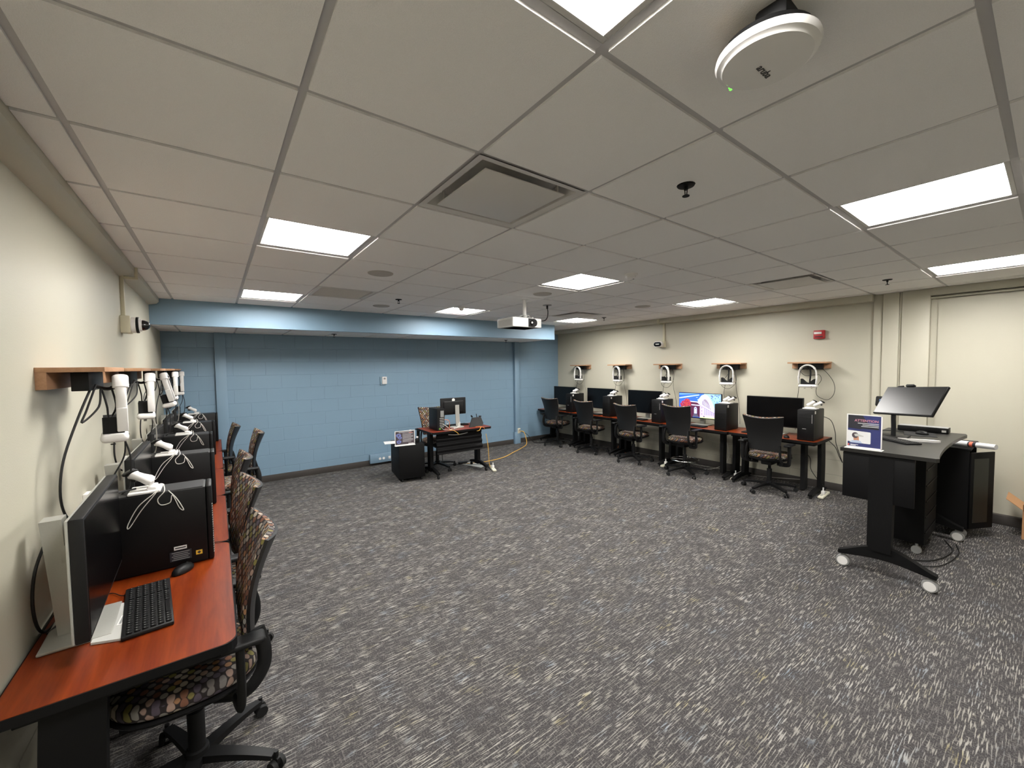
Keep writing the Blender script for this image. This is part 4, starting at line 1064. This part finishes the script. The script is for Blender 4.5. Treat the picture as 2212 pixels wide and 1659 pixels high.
# desktop computer tower on it, back ports towards the camera
t = thing('computer_tower', 'black computer tower on the small desk, cluttered ports facing us', 'computer tower', W2(.20, .10, ZT), -.035)
m = MB(); m.box((0, .19, .172), (.125, .32, .34), bev=.005); m.build('case', MT['case'], t)
m = MB(); m.box((.0, .0275, .172), (.118, .008, .33)); 
for k in range(6): m.box((.012, .022, .06+k*.026), (.07, .005, .008), mi=1)
m.box((.02, .0225, .26), (.055, .005, .10), mi=2); m.box((-.02, .022, .03), (.03, .005, .02), mi=3); m.build('port_panel', [MT['black'], MT['lgrey'], MT['grey'], mat('green_port', '#7fae4a', .5)], t)
for kk, (mt_, lb, pts_) in enumerate([('ocable', 'orange cable arching from the tower on the small desk', [(.24, .09, .90), (.29, .06, .895), (.325, .08, .85), (.33, .10, .78), (.335, .14, .735)]),
        ('wcable', 'white cable at the back of the small desk tower', [(.22, .09, .83), (.26, .05, .80), (.30, .06, .76), (.34, .10, .736), (.40, .14, .736)]),
        ('gcable', 'grey cable curling from the small desk tower', [(.18, .09, .80), (.20, .05, .76), (.26, .04, .745), (.36, .06, .736), (.46, .10, .736)]),
        ('cable', 'black cable behind the small desk tower', [(.22, .09, .78), (.28, .05, .77), (.33, .10, .736), (.40, .2, .736)]),
        ('ycable', 'thin cream cable hanging over the front edge of the small desk', [(.28, .06, .736), (.34, .0, .738), (.40, -.010, .70), (.44, -.012, .66)])]):
    cable([W2(*p) for p in pts_], .004, MT[mt_], lb, 'desk_cable')
# monitor seen from behind
t = thing('monitor', 'monitor seen from behind on the small desk with round white logo', 'monitor', W2(.57, .30, ZT), PI/2-.035+.0)
# screen faces away (+y world): local -x should point to +y => rz=-pi/2 ; build directly instead
t.rotation_euler = (0, 0, -.035+.02)
m = MB(); m.box((-.045, .055, .345), (.46, .026, .275), bev=.008, seg=3); m.box((-.045, .036, .335), (.36, .03, .19), bev=.014, seg=3); m.build('casing', MT['black'], t)
m = MB(); m.box((-.045, .0690, .348), (.445, .002, .255)); m.build('screen', MT['screen'], t)
m = MB(); m.lathe([(.022, 0), (.027, .0), (.027, .002), (.022, .002)], n=28, c=(-.045, .0425, .447), R=Matrix.Rotation(PI/2, 3, 'X')); m.cyl((-.045, .042, .447), (-.045, .041, .447), .024, n=24, mi=1)
m.text('DELL', .017, text_plane((-.045, .0395, .4412), (1, 0, 0), (0, -1, 0)), align='CENTER', bold=.0005); m.build('logo', [MT['white'], MT['case']], t)
m = MB(); m.slab(lambda u, v: (-.035+.07*u-.003, -.018+.035*math.sin(v*1.6)*.6, .01+.355*v), lambda u, v: .014, 5, 12); m.build('stand_neck', MT['silver'], t)
m = MB(); m.lathe([(.001, .014), (.10, .012), (.118, .004), (.118, .0), (.001, 0)], n=32, c=(0, .02, 0)); m.build('stand_base', MT['silver'], t)
cable([W2(.57, .27, .80), W2(.56, .24, .765), W2(.50, .18, .745), W2(.42, .14, .738)], .004, MT['wcable'], 'white cable curving from the foot of the rear facing monitor', 'desk_cable')
cable([W2(.60, .28, .82), W2(.585, .24, .77), W2(.53, .19, .745), W2(.44, .16, .742)], .004, MT['wcable'], 'second white cable beside the foot of the rear facing monitor', 'desk_cable')
# desk phone seen from behind
t = thing('desk_phone', 'black desk phone on a sloping stand at the right of the small desk', 'phone', W2(.84, .17, ZT), -.05)
m = MB(); m.prism([(-.14, .0), (.10, .0), (.135, .05), (.125, .165), (-.04, .160)], 0, .024, lambda a, b, c: Vector((a, -.045+b*.55+c*.85, .004+b*.85)))
m.build('body', MT['black'], t)
m = MB(); m.prism([(-.02, .0), (.09, .0), (.06, .11)], -.06, .06, lambda a, b, c: Vector((c+.03, a, b))); m.build('stand', MT['black'], t)
m = MB(); m.tube([(-.03, .07, .155), (-.02, .11, .165), (.0, .15, .16)], .014, n=10); m.build('handset', MT['case'], t)
m = MB(); m.box((.05, .06, .172), (.010, .008, .06), rot=(0, -.2, 0)); m.box((.115, .06, .155), (.04, .03, .018), bev=.004); m.build('antenna', MT['black'], t)
cable([W2(.80, .10, .735), W2(.84, .02, .745), W2(.88, -.006, .733), W2(.90, -.01, .71)], .005, MT['ocable'], 'orange cable end over the front edge of the small desk', 'desk_cable')
cable([W2(.86, .03, .738), W2(.83, -.008, .73), W2(.80, -.012, .69), W2(.76, -.012, .685)], .004, MT['ycable'], 'yellow cable end hanging over the front edge of the small desk', 'desk_cable')
kbt = copy_tree(kb0, W2(.62, .48, ZT), -.035, 'black keyboard on the far side of the small desk'); 
t = thing('headphone', 'small black puck with a looped white cable behind the rear facing monitor', 'device', W2(.50, .50, ZT)); t.name = 'speaker_puck'
m = MB(); m.lathe([(.06, 0), (.065, .008), (.05, .02), (.001, .022)], n=24); m.build('body', MT['black'], t)
m = MB(); m.tube([(0, 0, .02), (-.03, 0, .05), (-.03, 0, .08), (.0, 0, .085), (.02, 0, .06), (-.01, 0, .045), (-.04, 0, .03)], .004); m.build('white_loop', MT['wcable'], t)
# floor cables and strip by the small desk
t = strip('off white power strip standing beside the right foot of the small desk', (3.66, 5.53, 0), 1.2)
cable([(3.52, 5.50, .62), (3.545, 5.49, .45), (3.56, 5.49, .25), (3.575, 5.50, .12), (3.60, 5.50, .05)], .005, MT['ycable'], 'yellow cable hanging down the right leg of the small desk', 'yellow_cable')
cable([(5.36, 6.99, .28), (5.42, 6.93, .27), (5.44, 6.88, .15), (5.38, 6.78, .03), (5.15, 6.62, .006), (4.7, 6.35, .006), (4.3, 6.12, .006), (3.9, 6.05, .006), (3.62, 6.10, .006), (3.45, 6.16, .006)], .007, MT['ycable'], 'long yellow cable on the carpet from the blue wall outlet', 'yellow_cable', sub=8)
cable([(5.39, 6.99, .27), (5.50, 6.90, .20), (5.62, 6.82, .03), (5.85, 6.75, .008), (6.3, 6.9, .008)], .005, MT['cable'], 'black cable running from the blue wall outlet to the far right desks', 'floor_cable')
cable([(3.10, 6.20, .36), (3.12, 6.3, .15), (3.2, 6.35, .01), (3.35, 6.2, .008), (3.5, 6.12, .012)], .005, MT['cable'], 'black cable under the small desk', 'floor_cable')
cable([(3.62, 5.62, .03), (3.70, 5.72, .008), (3.78, 5.80, .008), (3.62, 5.95, .008), (3.5, 6.1, .008)], .005, MT['cable'], 'black cable lying behind the right foot of the small desk', 'floor_cable')
cable([(2.95, 6.3, .2), (2.98, 6.5, .02), (2.9, 6.8, .01), (2.85, 7.02, .05)], .003, MT['lgrey'], 'thin grey cable from the blue wall under the small desk', 'floor_cable')
m = MB(); m.prism([(3.42, 6.18), (3.62, 6.22), (3.70, 5.82), (3.56, 5.74)], .001, .007); o = m.build('paper_sheet', MT['lgrey']); tag(o, 'pale flat sheet on the carpet under the small desk', 'sheet')
t = thing('adapter_box', 'black adapter box on the floor behind the small desk', 'adapter', (3.47, 6.2, 0))
m = MB(); m.box((0, 0, .018), (.16, .06, .036), bev=.006); m.build('body', MT['black'], t)
m = MB(); m.cyl((.08, 0, .018), (.11, 0, .018), .006, n=8); m.build('plug_stub', MT['rubber'], t)

# mobile pedestal
PR = -.14
t = thing('filing_pedestal', 'black two sided filing pedestal on casters left of the small desk', 'cabinet', (2.14, 5.735, 0), PR)
m = MB(); m.box((.195, .30, .30), (.385, .58, .50), bev=.004); m.build('body', MT['blackm'], t)
for k, (z, h) in enumerate(((.465, .155), (.215, .30))):
    m = MB(); m.box((.195, .594, z), (.375, .014, h-.012), bev=.003); dw = m.build('drawer', MT['blackm'], t)
    m = MB(); m.box((.195, .606, z+h*.3), (.12, .01, .012), bev=.003); m.build('handle', MT['grey'], dw)
for x, y in ((.05, .05), (.34, .05), (.05, .55), (.34, .55)):
    m = MB(); m.cyl((x-.012, y, .024), (x+.012, y, .024), .024, n=16); m.cyl((x, y, .024), (x, y, .052), .009, n=8); m.build('caster', MT['rubber'], t)
m = MB(); m.box((.0, .0, .004), (.28, .22, .008), bev=.002); o = m.build('paper_folder', MT['paper'], loc=(2.19, 6.10, .5505), rot=(0, 0, PR-.1)); tag(o, 'white folder lying on the far end of the filing pedestal', 'folder')
t = thing('instruction_sign', 'upright framed instruction sign with blue hand drawings on the pedestal', 'sign', (2.245, 5.76, .5505), PR+.02)
m = MB()
for a, b, c_, d_ in ((0, .012, .30, .012), (0, .218, .30, .010), (-.145, .115, .010, .21), (.145, .115, .010, .21)): m.box((a, 0, b), (c_, .010, d_), bev=.002)
m.box((0, .01, .003), (.30, .07, .006), bev=.001); m.build('frame', MT['white'], t)
m = MB(); m.box((0, .001, .115), (.284, .003, .20)); 
IP = lambda a, b, c: Vector((a, -c, b))
for k in range(8): m.prism([(-.035, .175-k*.017), (.125-(.03 if k % 3 == 1 else 0), .175-k*.017), (.125-(.03 if k % 3 == 1 else 0), .180-k*.017), (-.035, .180-k*.017)], .0008, .0014, IP, 1)
m.prism([(-.09, .196), (.10, .196), (.10, .203), (-.09, .203)], .0008, .0014, IP, 1); m.prism([(.06, .186), (.12, .186), (.12, .192), (.06, .192)], .0008, .0014, IP, 3)
for cx, cz, r, rr_ in ((-.095, .155, .034, .022), (-.075, .12, .026, .016), (-.09, .06, .030, .014)):
    A = [i*2*PI/20 for i in range(20)]
    m.prism([(cx+r*math.cos(a)*(1.2 if a < PI else 1), cz+r*math.sin(a)*.85) for a in A], .0008, .0014, IP, 2); m.prism([(cx+.4*r*math.cos(a), cz+.3*r*math.sin(a)) for a in A], .0014, .0018, IP, 0)
m.prism([(.05, .022), (.13, .022), (.13, .032), (.05, .032)], .0008, .0014, IP, 1)
m.build('printed_sheet', [MT['brownp'], MT['ltext'], MT['purple'], MT['orange']], t)
t = thing('webcam_ball', 'white round device standing behind the framed instruction sign', 'device', W2(-.06, .30, .5505)); t.name = 'white_headset_stand'
t.location = (2.40, 5.92, .5505)
m = MB(); m.slab(lambda u, v: (-.02+.055*u*(1-.5*v), 0, .012+.19*v), lambda u, v: .012, 4, 8); m.box((0, 0, .006), (.09, .07, .012), bev=.004); m.build('stand', MT['white'], t)
m = MB(); m.tube([(.02, 0, .19), (.05, 0, .17), (.045, 0, .12), (.02, 0, .09)], .010, n=10); m.build('arm', MT['white'], t)
t = thing('bottle', 'small dark bottle with a white cap on the filing pedestal', 'bottle', (2.49, 5.88, .5505))
m = MB(); m.lathe([(.022, 0), (.024, .004), (.024, .055), (.014, .07), (.012, .074)], n=20); m.build('body', MT['black'], t)
m = MB(); m.lathe([(.016, .072), (.016, .092), (.001, .093)], n=20); m.build('cap', MT['white'], t)

# ------------------------------------------------------------------ lectern desk on the right
t = thing('standing_desk', 'black standing height desk on casters with curved front edge at right', 'desk', (0, 0, 0))
ZP = 1.01
cut = [(4.17+.012, .478), (4.17, .50), (4.17, 1.04), (5.80, 1.04), (5.80, .50), (5.72, .47)]
# user's edge (near y=.47) curves inward between its two horns
curve = [(5.72-(5.72-4.19)*i/20, .475+.040*math.sin(PI*i/20)**.7) for i in range(21)]
top = [(4.17, .49), (4.17, 1.045), (5.80, 1.045), (5.80, .49)] + curve
m = MB(); m.prism(top, ZP-.028, ZP); m.build('tabletop', mat('dark_laminate', '#1b1a18', .42, noise=(250, .2)), t, ang=30)
m = MB(); m.box((4.20, .815, .79), (.02, .43, .37), bev=.002); m.box((4.95, 1.02, .80), (1.5, .018, .36), bev=.002); m.build('modesty_panel', MT['blackm'], t)
for x in (4.225, 5.64):
    m = MB(); m.prism([(.715, .98), (.865, .98), (.865, .24), (.835, .205), (.72, .205)], -.04, .04, lambda a, b, c: Vector((x+c, a, b)))
    m.slab(lambda u, v: (x-.03, 1.05-.58*u, .105+.11*math.sin(PI*u)**1.3*(.35+.65*v) + .03*v), lambda u, v: -.06, 18, 2)
    lg = m.build('leg', MT['blackm'], t)
    for yy in (1.02, .505):
        m = MB(); 
        for s_ in (-1, 1): m.cyl((x+s_*.008, yy, .0475), (x+s_*.028, yy, .0475), .0475, .044, n=28)
        m.cyl((x, yy, .06), (x, yy, .11), .012, n=10); cs = m.build('caster', MT['grey'], lg)
        m = MB()
        m.cyl((x-.031, yy, .0475), (x+.031, yy, .0475), .035, n=28)
        m.build('wheel_hub', MT['white'], cs)
m = MB(); m.box((4.95, .79, .965), (1.45, .08, .03), bev=.004); m.build('crossbar', MT['blackm'], t)
# attention sign on its near left corner
t = thing('attention_sign', 'upright blue and white sign headed ATTENTION on the standing desk', 'sign', (4.215, .905, ZP), -PI/2)
# local: x to the right as seen (towards -y world), normal = -x world
m = MB()
for a, b, c_, d_ in ((0, .010, .222, .012), (0, .277, .222, .008), (-.107, .144, .008, .274), (.107, .144, .008, .274)): m.box((a, 0, b), (c_, .006, d_), bev=.001)
m.box((0, -.0, .003), (.235, .07, .006), bev=.001); m.box((0, .002, .144), (.216, .002, .27)); m.build('holder', MT['white'], t)
AT = lambda a, b, c: Vector((a, -c, b))
m = MB(); m.prism([(-.103, .016), (.103, .016), (.103, .273), (-.103, .273)], .000, .0010, AT, 0)
m.prism([(-.103, .165), (-.02, .16), (.03, .20), (-.01, .273), (-.103, .273)], .0010, .0013, AT, 1)
m.prism([(-.103, .165), (.09, .165), (.09, .195), (-.103, .195)], .0010, .0012, AT, 1)
m.text('ATTENTION', .0265, lambda x, y, z: AT(.088+x, .222+y, .0016+z), mi=2, align='RIGHT', bold=.0006)
for k, (a, b) in enumerate(((-.04, .09), (-.01, .09), (-.018, .09))): m.prism([(a, .207-k*.0125), (b, .207-k*.0125), (b, .2115-k*.0125), (a, .2115-k*.0125)], .0014, .0018, AT, 3)
m.prism([(-.104, .055), (.0, .045), (.038, .045), (.042, .049), (.042, .135), (.038, .14), (-.104, .147)], .0014, .0018, AT, 4)
hd = [(-.055+.021*math.cos(a), .108+.024*math.sin(a)) for a in [i*2*PI/20 for i in range(20)]]
m.prism([(-.064, .055), (-.030, .055), (-.032, .10), (-.066, .10)], .0018, .0020, AT, 5); m.prism(hd, .0020, .0022, AT, 6)
m.prism([(-.062, .116), (-.046, .122), (.0, .106), (-.004, .100), (-.055, .099)], .0022, .0024, AT, 7)
m.prism([(-.09, .045), (-.01, .045), (-.02, .062), (-.04, .068), (-.075, .064)], .0020, .0022, AT, 8)
m.prism([(-.100, .020), (-.092, .020), (-.092, .035), (-.100, .035)], .0014, .0018, AT, 9); m.prism([(-.085, .028), (-.035, .028), (-.035, .032), (-.085, .032)], .0014, .0018, AT, 3); m.prism([(-.085, .021), (-.05, .021), (-.05, .025), (-.085, .025)], .0014, .0018, AT, 3)
m.build('poster', [MT['navy'], MT['dark'], MT['pink'], MT['ltext'], MT['paper'], MT['skin'], MT['brownp'], MT['lgrey'], mat('printed_pale_blue', '#a8b6cc', .6), MT['orange']], t, norm=False)
# tilted monitor
t = thing('monitor', 'tilted matte monitor with a webcam on the standing desk', 'monitor', (0, 0, 0))
Rm = Matrix.Rotation(math.radians(-126), 3, 'Z') @ Matrix.Rotation(math.radians(-33), 3, 'X') @ Matrix.Rotation(math.radians(-4), 3, 'Y')
mc = Vector((5.09, .79, 1.36))
def ML(x, y, z): return mc + Rm @ Vector((x, y, z))
m = MB(); m.box(ML(0, .012, 0), (.53, .022, .30), rot=Rm, bev=.004); m.build('casing', MT['black'], t)
m = MB(); m.box(ML(0, .0003, .003), (.518, .002, .285), rot=Rm); m.build('screen', MT['matte_screen'], t)
m = MB(); m.box(ML(-.05, .0, .158), (.07, .03, .022), rot=Rm, bev=.005); m.box(ML(-.05, .02, .140), (.03, .02, .03), rot=Rm, bev=.004); m.cyl(ML(-.12, .005, .157), ML(-.17, .01, .157), .008, n=8); m.build('webcam', MT['black'], t)
m = MB(); m.tube([ML(-.10, .02, -.02), ML(-.10, .06, -.04), (5.11, .885, 1.24), (5.11, .885, 1.10), (5.11, .885, ZP+.01)], .018, n=12, flat=(.014, .026)); m.build('stand_neck', MT['black'], t)
m = MB(); m.box((5.12, .885, ZP+.006), (.22, .20, .012), bev=.004); m.build('stand_base', MT['black'], t)
t = thing('stick_on_clip', 'black and blue clip device at the back edge of the tilted monitor', 'clip', ML(-.30, .03, .0)); t.name = 'document_clip'
m = MB(); m.box((0, 0, 0), (.05, .05, .10), rot=(0, .3, 0), bev=.012); m.build('body', MT['black'], t)
m = MB(); m.box((-.01, -.02, .01), (.045, .03, .03), bev=.006); m.build('blue_part', MT['bluep'], t)
kbs = copy_tree(kb0, (4.86, .83, ZP+.0003), -2.3, 'black keyboard on the standing desk'); kbs.scale = (.85, .85, .85)
m = MB(); m.box((0, 0, .002), (.28, .22, .004), bev=.001); o = m.build('mouse_pad', MT['rubber'], loc=(5.46, .76, ZP), rot=(0, 0, .2)); tag(o, 'black mouse pad on the standing desk', 'mouse pad')
mouse('black mouse on the standing desk pad', (5.44, .74, ZP+.0045), 1.0)
t = thing('remote_control', 'white slim remote lying on the standing desk', 'remote', (4.98, .70, ZP), -1.25)
m = MB(); m.prism([(-.13, -.018), (.10, -.022), (.14, .0), (.10, .022), (-.13, .018)], 0, .018); m.build('body', MT['white'], t)
m = MB(); m.box((-.02, 0, .0185), (.10, .012, .001)); m.build('button_strip', MT['lgrey'], t)
t = thing('mini_computer', 'flat grey topped computer unit at the back of the standing desk', 'computer', (5.70, .79, ZP), 0)
m = MB(); m.box((.02, -.02, .028), (.13, .36, .05), bev=.004); m.build('case', MT['case'], t)
m = MB(); m.box((.02, -.02, .0545), (.12, .35, .003)); m.build('top_plate', MT['grey'], t)
m = MB(); m.box((-.047, -.17, .024), (.003, .03, .02)); m.build('badge', MT['lgrey'], t)
cable([(5.13, .97, 1.05), (5.25, 1.0, 1.045), (5.40, .94, 1.03), (5.5, .88, 1.018)], .004, MT['cable'], 'thin cable curving over the standing desk', 'desk_cable')

# equipment cabinet behind the standing desk with open door, rolled posters on top
t = thing('equipment_cabinet', 'black equipment cabinet with an open door against the right wall', 'cabinet', (.045, 0, 0))
m = MB(); m.box((6.02, .63, .11), (.62, .34, .03)); m.box((6.02, .63, .865), (.64, .36, .02), bev=.002); m.box((6.32, .63, .49), (.02, .34, .76)); m.box((6.02, .79, .49), (.60, .02, .76)); m.box((5.715, .63, .49), (.02, .34, .76))
for z in (.35, .58): m.box((6.02, .63, z), (.58, .30, .016))
m.build('carcass', MT['blackm'], t)
dp = Vector((5.73, .455, 0)); de = Vector((5.98, .325, 0)); dd = (de-dp).normalized(); ang = math.atan2(dd.y, dd.x); c_ = (dp+de)/2
m = MB(); m.box((c_.x, c_.y, .465), ((de-dp).length, .018, .74), rot=(0, 0, ang), bev=.002); m.build('door', MT['blackm'], t)
nn = Vector((-dd.y, dd.x, 0))
if nn.x > 0: nn = -nn
m = MB(); m.box((c_.x+nn.x*.010-dd.x*.02, c_.y+nn.y*.010-dd.y*.02, .465), ((de-dp).length*.62, .003, .62), rot=(0, 0, ang)); m.build('door_pane', mat('smoky_pane', '#1c1f1c', .35), t)
for x, y in ((5.76, .50), (6.28, .50), (5.76, .76), (6.28, .76)):
    m = MB(); m.cyl((x-.014, y, .04), (x+.014, y, .04), .04, n=18); m.cyl((x, y, .04), (x, y, .095), .012, n=8); m.build('caster', MT['grey'], t)
t = thing('equipment_rack', 'black equipment rack standing under the standing desk', 'cabinet', (5.25, .80, 0))
m = MB(); m.box((-.01, .02, .50), (.58, .36, .80), bev=.003); m.build('body', MT['blackm'], t)
m = MB()
for k in range(5): m.box((-.01, -.162, .20+k*.14), (.52, .006, .012))
m.build('front_vent', MT['case'], t)
for x, y in ((-.26, -.11), (.24, -.11), (-.26, .15), (.24, .15)):
    m = MB(); m.cyl((x-.012, y, .035), (x+.012, y, .035), .035, n=16); m.cyl((x, y, .035), (x, y, .11), .011, n=8); m.build('caster', MT['grey'], t)
cable([(5.1, .98, .01), (4.75, .86, .008), (4.85, .60, .008), (5.25, .50, .008), (5.55, .58, .008)], .005, MT['cable'], 'thin dark cable looping over the carpet under the standing desk', 'floor_cable')
cable([(5.2, 1.02, .01), (4.66, .90, .008), (4.74, .56, .008), (5.2, .46, .008), (5.5, .50, .008)], .004, MT['cable'], 'second dark cable looping wider under the standing desk', 'floor_cable')
for k, (p0, p1, r, lb) in enumerate((((5.92, .60, .902), (5.78, .30, .914), .025, 'white paper roll with a dark printed band on the equipment cabinet'), ((6.02, .60, .898), (5.93, .40, .898), .022, 'plain white paper roll behind the banded roll'))):
    t = thing('paper_roll', lb, 'paper roll', (0, 0, 0), group='rolled posters on the equipment cabinet')
    p0, p1 = Vector(p0), Vector(p1)
    m = MB(); m.cyl(p0, p1, r, n=24); m.build('sheet', MT['paper'], t)
    if k == 0:
        m = MB(); m.cyl(p0.lerp(p1, .42), p0.lerp(p1, .60), r+.0006, n=24); m.build('printed_band', MT['dark'], t)
        m = MB(); m.cyl(p0.lerp(p1, .46), p0.lerp(p1, .53), r+.001, n=24); m.build('orange_mark', MT['orange'], t)
# cardboard box at the right edge
t = thing('cardboard_box', 'open brown cardboard box at the right edge of the picture', 'box', (6.33, .02, 0))
m = MB(); s_ = .30
for a, b, w2, h2 in ((0, .12, .34, .006), (0, -.20, .34, .006), (-.17, -.04, .006, .32), (.17, -.04, .006, .32)): m.box((a, b, .14), (w2, h2, .28))
m.box((0, -.04, .004), (.34, .32, .006)); m.build('body', MT['cardboard'], t)
m = MB(); m.box((-.215, -.04, .315), (.12, .32, .005), rot=(0, .75, 0)); m.build('flap', MT['cardboard'], t)
m = MB(); m.box((0, .175, .325), (.34, .13, .005), rot=(.7, 0, 0)); m.build('flap', MT['cardboard'], t)
